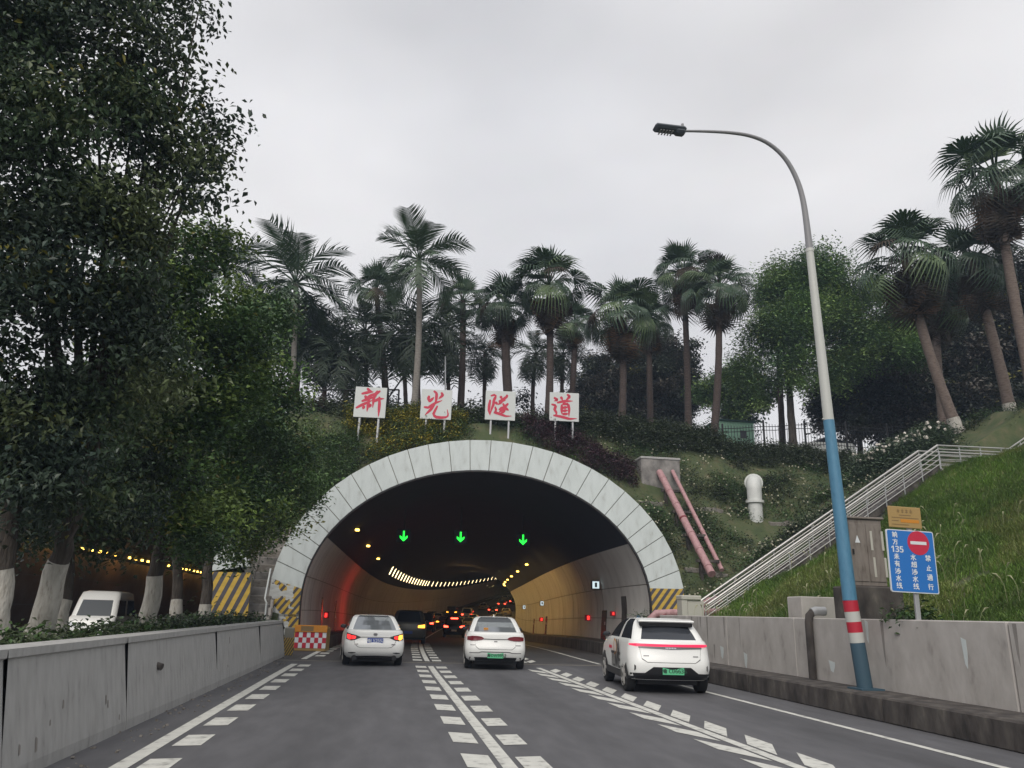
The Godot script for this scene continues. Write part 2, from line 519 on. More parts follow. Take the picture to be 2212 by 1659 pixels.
# ---------------------------------------------------------------- ground, road, markings
func build_ground() -> void:
	var b := MB.new()
	b.quad(Vector3(-1500, -14, 1500), Vector3(1500, -14, 1500), Vector3(1500, -14, -1500), Vector3(-1500, -14, -1500))
	struct("ground", b, M.ground)
	b = MB.new()
	b.quad(Vector3(-300, -0.06, 300), Vector3(300, -0.06, 300), Vector3(300, -0.06, -31.5), Vector3(-300, -0.06, -31.5))
	struct("verge_ground", b, M.ground)
	# the hillside, cut away where the tunnels pass
	b = MB.new()
	var step := 0.6
	var x0 := -60.0
	var nx := 250
	var z1 := 20.0
	var nz := 200
	var hs := []
	for j in nz + 1:
		var row := PackedFloat32Array()
		for i in nx + 1:
			row.append(hill(x0 + i * step, z1 - j * step))
		hs.append(row)
	var vv := PackedVector3Array()
	var vn := PackedVector3Array()
	var ix := PackedInt32Array()
	for j in nz + 1:
		for i in nx + 1:
			var x := x0 + i * step
			var z := z1 - j * step
			vv.append(Vector3(x, hs[j][i], z))
			vn.append(Vector3(hill(x - 0.5, z) - hill(x + 0.5, z), 1.0, hill(x, z - 0.5) - hill(x, z + 0.5)).normalized())
	for j in nz:
		for i in nx:
			var xm := x0 + i * step + 0.3
			var zm := z1 - j * step - 0.3
			if zm > -31.4 and xm < 9.75:
				continue
			var lo: float = minf(minf(hs[j][i], hs[j][i + 1]), minf(hs[j + 1][i], hs[j + 1][i + 1]))
			var d := -zm
			var rx := xm - road_x(d) - TC
			if zm > -48.0 and absf(rx) < arch_half(7.75, 6.3, maxf(lo, 0.0)) and lo < 8.4 and zm < -28.0:
				continue
			if zm > -48.0 and zm < -31.0 and absf(xm - LC) < arch_half(LW + 0.6, 6.3, maxf(lo, 0.0)) and lo < 8.2:
				continue
			if zm < -31.4 and lo < 0.02 and xm < 9.75:
				continue
			var k := j * (nx + 1) + i
			var m := k + nx + 1
			ix.append_array(PackedInt32Array([k, m + 1, k + 1, k, m, m + 1]))
	var hm := ArrayMesh.new()
	var ha := []
	ha.resize(Mesh.ARRAY_MAX)
	ha[Mesh.ARRAY_VERTEX] = vv
	ha[Mesh.ARRAY_NORMAL] = vn
	ha[Mesh.ARRAY_INDEX] = ix
	hm.add_surface_from_arrays(Mesh.PRIMITIVE_TRIANGLES, ha)
	struct("hillside", hm, M.soil)
	# planted strip between the carriageways
	b = MB.new()
	b.bx(Vector3(-8.2, -0.05, 20), Vector3(-4.05, 0.55, -31.6))
	struct("median_soil", b, M.soil)

func ribbon(b: MB, xa: float, xb: float, d0: float, d1: float, h: float, step := 2.0) -> void:
	var n := maxi(1, int(ceil((d1 - d0) / step)))
	for i in n:
		var s0 := lerpf(d0, d1, float(i) / n)
		var s1 := lerpf(d0, d1, float(i + 1) / n)
		b.quad(on_road(xa, s0, h), on_road(xb, s0, h), on_road(xb, s1, h), on_road(xa, s1, h))

func build_road() -> void:
	var b := MB.new()
	var wear := func(x: float, d: float) -> Color:
		var lane := fposmod(x + 2.53, 3.75) / 3.75
		var g := 1.0 - 0.2 * exp(-pow((lane - 0.5) * 7.0, 2.0)) + 0.1 * exp(-pow((lane - 0.24) * 9.0, 2.0)) + 0.1 * exp(-pow((lane - 0.76) * 9.0, 2.0))
		g += 0.24 * relief.get_noise_2d(x * 9.0, d * 2.2) + 0.1 * relief.get_noise_2d(x * 40.0 + 9.0, d * 12.0)
		if x < -2.75 or x > 7.65:
			g *= 0.92 + 0.25 * relief.get_noise_2d(x * 30.0, d * 8.0)
		return Color(g, g, g)
	var dd := -60.0
	while dd < 27.2:
		var ds := 0.8 if dd > 0.0 else 6.0
		var d1 := minf(27.2, dd + ds)
		for i in 36:
			var xa := -3.7 + 12.5 * i / 36.0
			var xb := -3.7 + 12.5 * (i + 1) / 36.0
			for q in [[xa, dd], [xb, d1], [xb, dd], [xa, dd], [xa, d1], [xb, d1]]:
				b.col = wear.call(q[0], q[1])
				b.p(on_road(q[0], q[1], 0.0), Vector3.UP)
		dd = d1
	M.asphalt.vertex_color_use_as_albedo = true
	var road := struct("road", b, M.asphalt)
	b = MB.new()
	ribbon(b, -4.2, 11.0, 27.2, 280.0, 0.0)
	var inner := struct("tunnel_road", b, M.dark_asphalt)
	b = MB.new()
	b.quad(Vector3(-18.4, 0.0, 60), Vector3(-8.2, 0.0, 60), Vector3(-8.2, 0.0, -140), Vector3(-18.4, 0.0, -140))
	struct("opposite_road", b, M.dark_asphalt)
	# painted lines
	for l in [[-2.63, 0.19], [1.5, 0.17], [4.92, 0.16], [7.55, 0.13]]:
		b = MB.new()
		ribbon(b, l[0] - l[1] / 2, l[0] + l[1] / 2, -10.0, 25.6, 0.005, 1.5)
		struct("lane_line", b, M.paint, road)
		b = MB.new()
		ribbon(b, l[0] - l[1] / 2, l[0] + l[1] / 2, 28.0, 150.0, 0.005)
		struct("lane_line", b, M.paint, inner)
	# short slanting dashes beside the lines
	for s in [[-2.45, -2.12, -0.05, 9.0], [1.02, 1.34, 0.14, 9.25], [1.66, 1.98, -0.05, 9.1], [4.45, 4.79, 0.85, 9.0], [5.06, 5.42, -0.85, 9.4]]:
		var k := 0
		while true:
			var d: float = s[3] + k * (1.72 if s[0] < 4.0 else 1.5) - 3.44
			k += 1
			if d > 46.0:
				break
			if d > 24.9 and d < 28.0:
				continue
			b = MB.new()
			var len := 0.86
			var sl: float = s[2]
			var w := rng.randf_range(-0.012, 0.012)
			b.quad(on_road(s[0] + w, d + sl * 0.5, 0.006), on_road(s[1] + w, d - sl * 0.5, 0.006), on_road(s[1] + w, d + len - sl * 0.5, 0.006), on_road(s[0] + w, d + len + sl * 0.5, 0.006))
			struct("marking_dash", b, M.paint, road if d < 25.0 else inner)
	# expansion joint where the tunnel slab begins
	b = MB.new()
	b.quad(on_road(-3.6, 27.0, 0.008), on_road(8.6, 27.0, 0.008), on_road(8.6, 27.35, 0.008), on_road(-3.6, 27.35, 0.008))
	struct("expansion_joint", b, M.grey_bark, road)
	# gravel and grit along the left barrier
	b = MB.new()
	for i in 260:
		var d := rng.randf_range(4.0, 30.0)
		var r := rng.randf_range(0.008, 0.025)
		b.box(Transform3D(Basis.from_euler(Vector3(rng.randf() * 3, rng.randf() * 3, 0)), on_road(-3.35 + rng.randf_range(-0.15, 0.45), d, r * 0.4)), Vector3(r * 2, r, r * 1.4))
	var g := obj("road_grit", b, M.grey_bark)
	g.set_meta("kind", "stuff")
	tag(g, "grit and small stones gathered along the foot of the barrier", "grit")

# ---------------------------------------------------------------- right tunnel
func ring_panel(b: MB, t0: float, t1: float, off: float, thick: float) -> void:
	# a slab of the mouth ring between two joints
	var i0 := arch(6.95, 5.36, t0); var i1 := arch(6.95, 5.36, t1)
	var o0 := arch(8.28, 6.68, t0); var o1 := arch(8.28, 6.68, t1)
	var gap := 0.015
	var e := (o1 - o0).normalized() * gap
	i0 += e; o0 += e; i1 -= e; o1 -= e
	var f := []
	for q in [i0, o0, o1, i1]:
		f.append(tun(q.x, q.y, PD - off - thick))
	var k := []
	for q in [i0, o0, o1, i1]:
		k.append(tun(q.x, q.y, PD - off))
	b.quad(f[0], f[1], f[2], f[3])
	for s in 4:
		b.quad(k[s], k[(s + 1) % 4], f[(s + 1) % 4], f[s])

func build_right_tunnel() -> void:
	var t := thing("tunnel", "wide road tunnel with pale panelled arch mouth and dark vault, three lanes inside", "tunnel")
	# concrete shell behind the facing
	var b := MB.new()
	var NS := 48
	var rin := []
	var rout := []
	for d in [PD, PD + 4.0, PD + 9.0, PD + 15.0]:
		var a1 := PackedVector3Array()
		var a2 := PackedVector3Array()
		for i in NS + 1:
			var q := arch(7.02, 5.43, float(i) / NS)
			var w := arch(8.25, 6.65, float(i) / NS)
			a1.append(tun(q.x, q.y, d)); a2.append(tun(w.x, w.y, d))
		rin.append(a1); rout.append(a2)
	b.grid(rout, false, false)
	b.grid([rin[0], rout[0]], false, true)
	obj("shell", b, M.joint, t)
	# ring panels: two striped ones at each foot, then plain ones
	var cuts := [0.0]
	var ts := []
	for i in 801:
		ts.append(i / 800.0)
	var yl := func(tt: float) -> float: return arch(8.28, 6.68, tt).y
	var t_a := 0.0
	var t_b := 0.0
	for tt in ts:
		if yl.call(tt) < 1.36 and tt < 0.4:
			t_a = tt
		if yl.call(tt) < 2.78 and tt < 0.4:
			t_b = tt
	cuts.append(t_a); cuts.append(t_b)
	var N := 27
	for i in N:
		cuts.append(lerpf(t_b, 1.0 - t_b, float(i + 1) / N))
	cuts.append(1.0 - t_a); cuts.append(1.0)
	var ringn := Node3D.new()
	ringn.name = "mouth_ring"
	t.add_child(ringn)
	for i in cuts.size() - 1:
		b = MB.new()
		var foot: bool = i < 2 or i >= cuts.size() - 3
		if foot:
			var i0 := arch(6.95, 5.36, cuts[i]); var i1 := arch(6.95, 5.36, cuts[i + 1])
			var o0 := arch(8.28, 6.68, cuts[i]); var o1 := arch(8.28, 6.68, cuts[i + 1])
			var ya := o0.y + 0.015; var yb := o1.y - 0.015
			if ya > yb:
				var s := ya; ya = yb; yb = s
				ya += -0.03; yb += 0.03
			var sg := 1.0 if i < 2 else -1.0
			var xa := 8.27 * sg
			var q := [Vector2(arch_half(6.95, 5.36, ya) * sg, ya), Vector2(arch_half(8.28, 6.68, ya) * sg, ya), Vector2(arch_half(8.28, 6.68, yb) * sg, yb), Vector2(arch_half(6.95, 5.36, yb) * sg, yb)]
			if sg < 0:
				q = [q[1], q[0], q[3], q[2]]
			b.quad(tun(q[0].x, q[0].y, PD - 0.07), tun(q[1].x, q[1].y, PD - 0.07), tun(q[2].x, q[2].y, PD - 0.07), tun(q[3].x, q[3].y, PD - 0.07))
			for s in 4:
				var u: Vector2 = q[s]
				var v: Vector2 = q[(s + 1) % 4]
				b.quad(tun(u.x, u.y, PD), tun(v.x, v.y, PD), tun(v.x, v.y, PD - 0.07), tun(u.x, u.y, PD - 0.07))
			obj("striped_panel", b, M.stripe if i < 2 else M.stripe_worn, ringn)
		else:
			ring_panel(b, cuts[i], cuts[i + 1], 0.0, 0.07 + rng.randf_range(-0.008, 0.008))
			obj("ring_panel", b, M.ring, ringn)
	# inner lip
	b = MB.new()
	var lip := []
	for d in [PD - 0.1, PD + 0.02]:
		var a1 := PackedVector3Array()
		for i in NS + 1:
			var q := arch(6.9, 5.31, float(i) / NS)
			a1.append(tun(q.x, q.y, d))
		lip.append(a1)
	b.grid(lip, false, true)
	var lp := []
	for k in 2:
		var a1 := PackedVector3Array()
		for i in NS + 1:
			var q := arch(6.9 + 0.07 * k, 5.31 + 0.07 * k, float(i) / NS)
			a1.append(tun(q.x, q.y, PD - 0.1))
		lp.append(a1)
	b.grid(lp, false, true)
	obj("mouth_lip", b, M.black, ringn)
	# vault above the wall panels
	b = MB.new()
	var rows := []
	var d := PD
	while d < 275.0:
		var a1 := PackedVector3Array()
		for i in 33:
			var lo := 0.0
			var y := 4.5
			var ang0 := asin((4.5 - 2.0) / 5.36)
			var ang := lerpf(ang0, PI - ang0, i / 32.0)
			a1.append(tun(6.95 * cos(ang), 2.0 + 5.36 * sin(ang), d))
		rows.append(a1)
		d += 2.0 if d < 60 else 4.0
	b.grid(rows, false, true)
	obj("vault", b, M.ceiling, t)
	# wall panels, three courses a side
	var hs := [0.55, 1.55, 2.9, 4.5]
	for sg in [1.0, -1.0]:
		var wall := Node3D.new()
		wall.name = "side_wall"
		t.add_child(wall, true)
		# backing and kerb
		b = MB.new()
		rows = []
		d = PD
		while d < 275.0:
			var a1 := PackedVector3Array()
			for y in [0.0, 0.56, 1.2, 2.0, 2.8, 3.4, 4.0, 4.52]:
				a1.append(tun((arch_half(6.95, 5.36, y) + 0.03 - (0.0 if y > 1.9 else 0.06 * (1.9 - y))) * sg, y, d))
			rows.append(a1)
			d += 3.0
		b.grid(rows, false, sg < 0)
		obj("wall_backing", b, M.joint, wall)
		b = MB.new()
		d = PD + 0.2
		while d < 230.0:
			var d1 := d + 3.0
			b.quad(tun(5.9 * sg, 0.0, d), tun(5.9 * sg, 0.0, d1), tun(5.9 * sg, 0.5, d1), tun(5.9 * sg, 0.5, d))
			b.quad(tun(5.9 * sg, 0.5, d), tun(5.9 * sg, 0.5, d1), tun(6.9 * sg, 0.5, d1), tun(6.9 * sg, 0.5, d))
			d = d1
		b.quad(tun(5.9 * sg, 0.0, PD + 0.2), tun(6.9 * sg, 0.0, PD + 0.2), tun(6.9 * sg, 0.5, PD + 0.2), tun(5.9 * sg, 0.5, PD + 0.2))
		obj("walkway_kerb", b, M.dirty, wall)
		var far := MB.new()
		for c in 3:
			d = PD + 0.1
			while d < 270.0:
				var d1 := d + 3.6
				var q := MB.new() if d < 92.0 else far
				var g := 0.015
				var pr := rng.randf_range(0.0, 0.014)
				var ya: float = hs[c] + g
				var yb: float = hs[c + 1] - g
				var rr := []
				for k in 5:
					var y := lerpf(ya, yb, k / 4.0)
					var x: float = (arch_half(6.95, 5.36, y) - pr - (0.0 if y > 1.9 else 0.06 * (1.9 - y))) * sg
					var row := PackedVector3Array()
					for s in 3:
						row.append(tun(x, y, lerpf(d + g, d1 - g, s / 2.0)))
					rr.append(row)
				q.grid(rr, false, sg > 0)
				if d < 92.0:
					obj("wall_panel", q, M.lining, wall)
				d = d1
		var fo := obj("far_wall_panels", far, M.lining, wall)
		fo.set_meta("kind", "stuff")
	b = MB.new()
	b.quad(tun(-8, -1, 274), tun(8, -1, 274), tun(8, 9, 274), tun(-8, 9, 274))
	obj("end_wall", b, M.ceiling, t)

# ---------------------------------------------------------------- left tunnel
func build_left_tunnel() -> void:
	var t := thing("opposite_tunnel", "second tunnel mouth behind the street trees, brown wall lit by yellow lamps", "tunnel")
	var b := MB.new()
	var rows := []
	for d in [32.0, 36.0, 42.0, 48.0]:
		var a := PackedVector3Array()
		for i in 41:
			var q := arch(LW + 1.3, 6.68, i / 40.0)
			a.append(Vector3(LC + q.x, q.y, -d))
		rows.append(a)
	b.grid(rows)
	obj("shell", b, M.joint, t)
	var ringn := Node3D.new()
	ringn.name = "mouth_ring"
	t.add_child(ringn)
	var y3 := 2.9
	for sg in [1.0, -1.0]:
		b = MB.new()
		var q := [Vector2(arch_half(LW, 5.36, 0.0) * sg, 0.0), Vector2((LW + 1.55) * sg, 0.0), Vector2((LW + 1.5) * sg, y3), Vector2(arch_half(LW, 5.36, y3) * sg, y3)]
		if sg < 0:
			q = [q[1], q[0], q[3], q[2]]
		b.quad(Vector3(LC + q[0].x, q[0].y, -31.93), Vector3(LC + q[1].x, q[1].y, -31.93), Vector3(LC + q[2].x, q[2].y, -31.93), Vector3(LC + q[3].x, q[3].y, -31.93))
		for s in 4:
			var u: Vector2 = q[s]
			var v: Vector2 = q[(s + 1) % 4]
			b.quad(Vector3(LC + u.x, u.y, -32), Vector3(LC + v.x, v.y, -32), Vector3(LC + v.x, v.y, -31.93), Vector3(LC + u.x, u.y, -31.93))
		obj("striped_panel", b, M.stripe, ringn)
	var ang0 := asin((y3 - 2.0) / 5.36)
	for i in 21:
		b = MB.new()
		var f := []
		for k in 2:
			var an := lerpf(ang0, PI - ang0, (i + k) / 21.0) + (0.003 if k == 0 else -0.003)
			f.append(Vector3(LC + LW * cos(an), 2.0 + 5.36 * sin(an), -31.93))
			f.append(Vector3(LC + (LW + 1.5) * cos(an), 2.0 + 6.68 * sin(an), -31.93))
		b.quad(f[0], f[1], f[3], f[2])
		for e in [[0, 1], [1, 3], [3, 2], [2, 0]]:
			var z := Vector3(0, 0, -0.07)
			b.quad(f[e[0]] + z, f[e[1]] + z, f[e[1]], f[e[0]])
		obj("ring_panel", b, M.ring, ringn)
	b = MB.new()
	rows = []
	for d in [32.0, 60.0, 100.0, 138.0]:
		var a := PackedVector3Array()
		for i in 33:
			var an := lerpf(asin(2.4 / 5.36), PI - asin(2.4 / 5.36), i / 32.0)
			a.append(Vector3(LC + LW * cos(an), 2.0 + 5.36 * sin(an), -d))
		rows.append(a)
	b.grid(rows, false, true)
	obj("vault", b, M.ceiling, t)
	for sg in [1.0, -1.0]:
		var wall := Node3D.new()
		wall.name = "side_wall"
		t.add_child(wall, true)
		b = MB.new()
		b.quad(Vector3(LC + (LW + 0.02) * sg, 0, -32), Vector3(LC + (LW + 0.02) * sg, 0, -138), Vector3(LC + (LW - 0.55) * sg, 4.42, -138), Vector3(LC + (LW - 0.55) * sg, 4.42, -32))
		obj("wall_backing", b, M.joint, wall)
		for c in 3:
			for k in 20:
				b = MB.new()
				var za := -32.05 - k * 5.0
				var pr := rng.randf_range(0.01, 0.03)
				var p0 := Vector3(LC + (LW - 0.19 * c - pr) * sg, c * 1.46 + 0.02, za)
				var p1 := Vector3(LC + (LW - 0.19 * (c + 1) - pr) * sg, (c + 1) * 1.46 - 0.02, za)
				var dz := Vector3(0, 0, -4.97)
				if sg > 0:
					b.quad(p0 + dz, p0, p1, p1 + dz)
				else:
					b.quad(p0, p0 + dz, p1 + dz, p1)
				obj("wall_panel", b, M.left_wall, wall)
	b = MB.new()
	b.quad(Vector3(-20, 0, -138), Vector3(-4, 0, -138), Vector3(-4, 8, -138), Vector3(-20, 8, -138))
	obj("end_wall", b, M.ceiling, t)
	# lamps along its far wall
	b = MB.new()
	b.bx(Vector3(-0.07, -0.07, -0.11), Vector3(0.06, 0.07, 0.11), 0.02)
	var first: Node3D = null
	for k in 44:
		var at := Vector3(LC - arch_half(LW, 5.36, 4.65) + 0.1, 4.65, -36.0 - k * 1.45)
		if rng.randf() < 0.12 and k > 2:
			continue
		if first == null:
			first = obj("wall_lamp", b, M.sodium, null, at)
			tag(first, "small glowing yellow lamp in the row along the brown tunnel wall", "lamp", "yellow lamps along the brown wall of the opposite tunnel")
		else:
			dup(first, at, 0.0)
	for k in 7:
		omni("opposite_lamp_light", Vector3(LC - 4.2, 4.6, -38.0 - k * 9.0), Color(1.0, 0.72, 0.42), 0.55, 0.3)

func omni(called: String, at: Vector3, c: Color, e: float, size := 0.2) -> void:
	var l := OmniLight3D.new()
	l.name = numbered(called)
	l.light_color = c
	l.light_energy = e
	l.omni_range = 40.0
	l.omni_attenuation = 2.0
	l.light_size = size
	l.shadow_enabled = true
	add_child(l)
	l.position = at

func downlight(called: String, at: Vector3, to: Vector3, c: Color, e: float) -> void:
	var l := SpotLight3D.new()
	l.name = numbered(called)
	l.light_color = c
	l.light_energy = e
	l.spot_range = 40.0
	l.spot_attenuation = 2.0
	l.spot_angle = 82.0
	l.spot_angle_attenuation = 0.9
	l.light_size = 0.25
	l.shadow_enabled = true
	add_child(l)
	l.look_at_from_position(at, at + to, Vector3(0, 0, -1))

# ---------------------------------------------------------------- walls, barrier
func build_walls() -> void:
	# left: concrete barrier in cast lengths
	var t := thing("concrete_barrier", "long stained grey concrete barrier beside the fast lane", "barrier", Vector3(-3.6, 0, 0))
	var prof := [Vector2(0.24, 0.0), Vector2(0.235, 0.12), Vector2(0.06, 1.1), Vector2(0.09, 1.12), Vector2(0.085, 1.2), Vector2(-0.3, 1.2), Vector2(-0.45, 0.0)]
	var cuts := [14.0, 6.0, -2.0, -8.4, -12.0, -18.0, -24.0, -29.4]
	for i in cuts.size() - 1:
		var b := MB.new()
		var za: float = cuts[i] - 0.005
		var zb: float = cuts[i + 1] + 0.005
		for k in prof.size():
			var p: Vector2 = prof[k]
			var q: Vector2 = prof[(k + 1) % prof.size()]
			b.quad(Vector3(p.x, p.y, zb), Vector3(q.x, q.y, zb), Vector3(q.x, q.y, za), Vector3(p.x, p.y, za))
		for e in [za, zb]:
			for k in range(1, prof.size() - 1):
				b.tri(Vector3(prof[0].x, prof[0].y, e), Vector3(prof[k].x, prof[k].y, e), Vector3(prof[k + 1].x, prof[k + 1].y, e))
		var o := obj("barrier_segment", b, M.barrier, t)
		if i == 3 or i == 4:
			o.position.x += 0.004 * (i - 3)
	# scuffs and holes on its face
	var sc := MB.new()
	for i in 11:
		var zz := rng.randf_range(-22.0, -7.0)
		var yy := rng.randf_range(0.15, 1.0)
		var xx := 0.235 - (yy - 0.12) * 0.1786 + 0.004
		var s := rng.randf_range(0.01, 0.03)
		var poly := PackedVector2Array([Vector2(-s, -s * 2.5), Vector2(s * 0.6, -s * 2.0), Vector2(s, s * 2.0), Vector2(-s * 0.4, s * 2.8)])
		sc.plate(poly, Transform3D(Basis(Vector3(0, 0, -1), Vector3(-0.176, 0.984, 0), Vector3(0.984, 0.176, 0)), Vector3(xx, yy, zz)), 0.003)
	obj("chip", sc, M.run, t).set_meta("kind", "stuff")
	var hole := MB.new()
	hole.tube([Vector3(0.05, 0.74, -13.6), Vector3(0.2, 0.7, -13.55)], [0.05, 0.055], 10)
	obj("drain_stub", hole, M.dirty, t)
	# right: dark kerb shelf and retaining wall
	var kb := thing("kerb_ledge", "low dirty dark concrete ledge along the foot of the retaining wall", "ledge", Vector3(8.65, 0, 0))
	var kc := [12.0, -1.0, -8.0, -13.2, -18.4, -23.5, -28.4]
	for i in kc.size() - 1:
		var b := MB.new()
		var a: float = kc[i] - 0.01
		var e: float = kc[i + 1] + 0.01
		b.box(Transform3D(Basis(), Vector3(0.48, 0.2, (a + e) / 2)), Vector3(0.98, 0.42, a - e), 0.03)
		obj("ledge_block", b, M.dirty, kb)
	var w := thing("retaining_wall", "pale streaked concrete retaining wall below the grass bank", "wall", Vector3(9.6, 0, 0))
	var wc := [12.0, 2.0, -5.0, -11.2, -17.8, -21.6, -24.6, -27.2]
	for i in wc.size() - 1:
		var b := MB.new()
		var a: float = wc[i] - 0.012
		var e: float = wc[i + 1] + 0.012
		b.box(Transform3D(Basis(), Vector3(0.17, 0.86, (a + e) / 2)), Vector3(0.34, 1.72, a - e), 0.02)
		obj("wall_segment", b, M.concrete, w)
	# light lime runs on the wall face
	for r in [[-12.2, 1.45, 0.5, 0.06], [-14.9, 1.7, 0.45, 0.05], [-9.9, 1.7, 0.75, 0.07], [-9.2, 1.0, 0.4, 0.05], [-16.3, 0.85, 0.25, 0.12], [-20.5, 0.8, 0.4, 0.1], [-22.0, 0.9, 0.35, 0.12]]:
		var b := MB.new()
		var poly := PackedVector2Array([Vector2(-r[3], r[1]), Vector2(r[3], r[1] - 0.04), Vector2(r[3] * 0.9, r[1] - r[2] * 0.5), Vector2(r[3] * 0.3, r[1] - r[2]), Vector2(-r[3] * 0.5, r[1] - r[2] * 0.85)])
		b.plate(poly, Transform3D(Basis(Vector3(0, 0, 1), Vector3(0, 1, 0), Vector3(-1, 0, 0)), Vector3(0, 0, r[0])), 0.003)
		obj("lime_run", b, M.ring, w)
	for k in 16:
		var zz := rng.randf_range(-26.0, -6.5)
		var ln := rng.randf_range(0.25, 0.9)
		var wd := rng.randf_range(0.02, 0.07)
		var b := MB.new()
		var y0 := 1.69 if k % 3 else 0.45 + ln
		b.plate(PackedVector2Array([Vector2(-wd, y0), Vector2(wd, y0), Vector2(wd * 0.5, y0 - ln * 0.6), Vector2(wd * 0.1, y0 - ln), Vector2(-wd * 0.6, y0 - ln * 0.7)]), Transform3D(Basis(Vector3(0, 0, 1), Vector3(0, 1, 0), Vector3(-1, 0, 0)), Vector3(0, 0, zz)), 0.002)
		obj("grime_run", b, M.run, w)
	# drain pipe bent over the wall
	var dp := thing("drain_pipe", "dark drain pipe bent over the top of the retaining wall", "pipe", Vector3(9.5, 0, X(1751, 1400, 9.5).z))
	var b2 := MB.new()
	b2.tube([Vector3(0, 0.42, 0), Vector3(0, 1.62, 0), Vector3(0.03, 1.76, 0), Vector3(0.12, 1.84, 0)], [0.085, 0.085, 0.09, 0.09], 12)
	obj("downpipe", b2, M.dirty, dp)
	b2 = MB.new()
	b2.tube([Vector3(0.1, 1.835, 0), Vector3(0.2, 1.87, 0), Vector3(0.42, 1.87, 0)], [0.1, 0.1, 0.1], 12)
	obj("elbow", b2, M.grey_metal, dp)
	# end of the barrier
	var pe := thing("striped_end_post", "short yellow and black striped post at the barrier end", "post", Z(622, 1400, -30.2) * Vector3(1, 0, 1))
	b2 = MB.new()
	b2.bx(Vector3(-0.16, 0, -0.12), Vector3(0.16, 0.95, 0.12), 0.02)
	obj("post_body", b2, M.joint, pe)
	b2 = MB.new()
	b2.quad(Vector3(-0.2, 0.0, 0.13), Vector3(0.2, 0.0, 0.13), Vector3(0.2, 0.6, 0.13), Vector3(-0.2, 0.6, 0.13))
	b2.quad(Vector3(-0.2, 0.6, 0.123), Vector3(0.2, 0.6, 0.123), Vector3(0.2, 0.0, 0.123), Vector3(-0.2, 0.0, 0.123))
	obj("striped_face", b2, M.stripe, pe)
	# crash box with red and white squares
	var at := G(668, 1407)
	var cb := thing("crash_box", "orange topped crash box with red and white checks before the tunnel wall", "crash barrier", at, -0.1)
	b2 = MB.new()
	b2.bx(Vector3(-0.62, 0, -0.9), Vector3(0.62, 0.92, 0), 0.03)
	obj("box_body", b2, M.yellow_sign, cb)
	b2 = MB.new()
	b2.bx(Vector3(-0.64, 0.72, 0.0), Vector3(0.64, 0.99, 0.05), 0.01)
	obj("top_board", b2, M.orange, cb)
	b2 = MB.new()
	b2.bx(Vector3(-0.4, 0.76, 0.05), Vector3(0.1, 0.95, 0.054))
	obj("notice", b2, M.brown, cb)
	for i in 8:
		for j in 3:
			b2 = MB.new()
			b2.bx(Vector3(-0.62 + i * 0.155 + 0.003, 0.12 + j * 0.2, 0.0), Vector3(-0.62 + (i + 1) * 0.155 - 0.003, 0.12 + (j + 1) * 0.2 - 0.004, 0.02))
			obj("check", b2, M.red_paint if (i + j) % 2 == 0 else M.letter, cb)
	# steps between the two mouths
	var stp := thing("concrete_steps", "steep narrow concrete steps between the two tunnel mouths", "steps", Vector3(-5.0, 0.5, -31.8))
	for k in 16:
		b2 = MB.new()
		b2.bx(Vector3(-0.44, -0.6, -0.34 * k - 1.2), Vector3(0.44, 0.32 * k + 0.3, -0.34 * k), 0.03)
		obj("step", b2, M.old_concrete if k % 2 else M.grey_bark, stp)
	for sx in [-0.5, 0.5]:
		b2 = MB.new()
		for k in 16:
			b2.bx(Vector3(sx - 0.05, -0.6, -0.34 * k - 0.34), Vector3(sx + 0.05, 0.32 * k + (0.4 if sx < 0 else 0.16), -0.34 * k))
		obj("cheek_wall", b2, M.concrete, stp)
	b2 = MB.new()
	b2.tube([Vector3(0.5, 0.6, 0.02), Vector3(0.5, 1.3, 0.02), Vector3(0.42, 1.45, 0.02), Vector3(0.42, 2.6, -0.6)], [0.035, 0.035, 0.035, 0.035], 8)
	obj("handrail", b2, M.sign_white, stp)

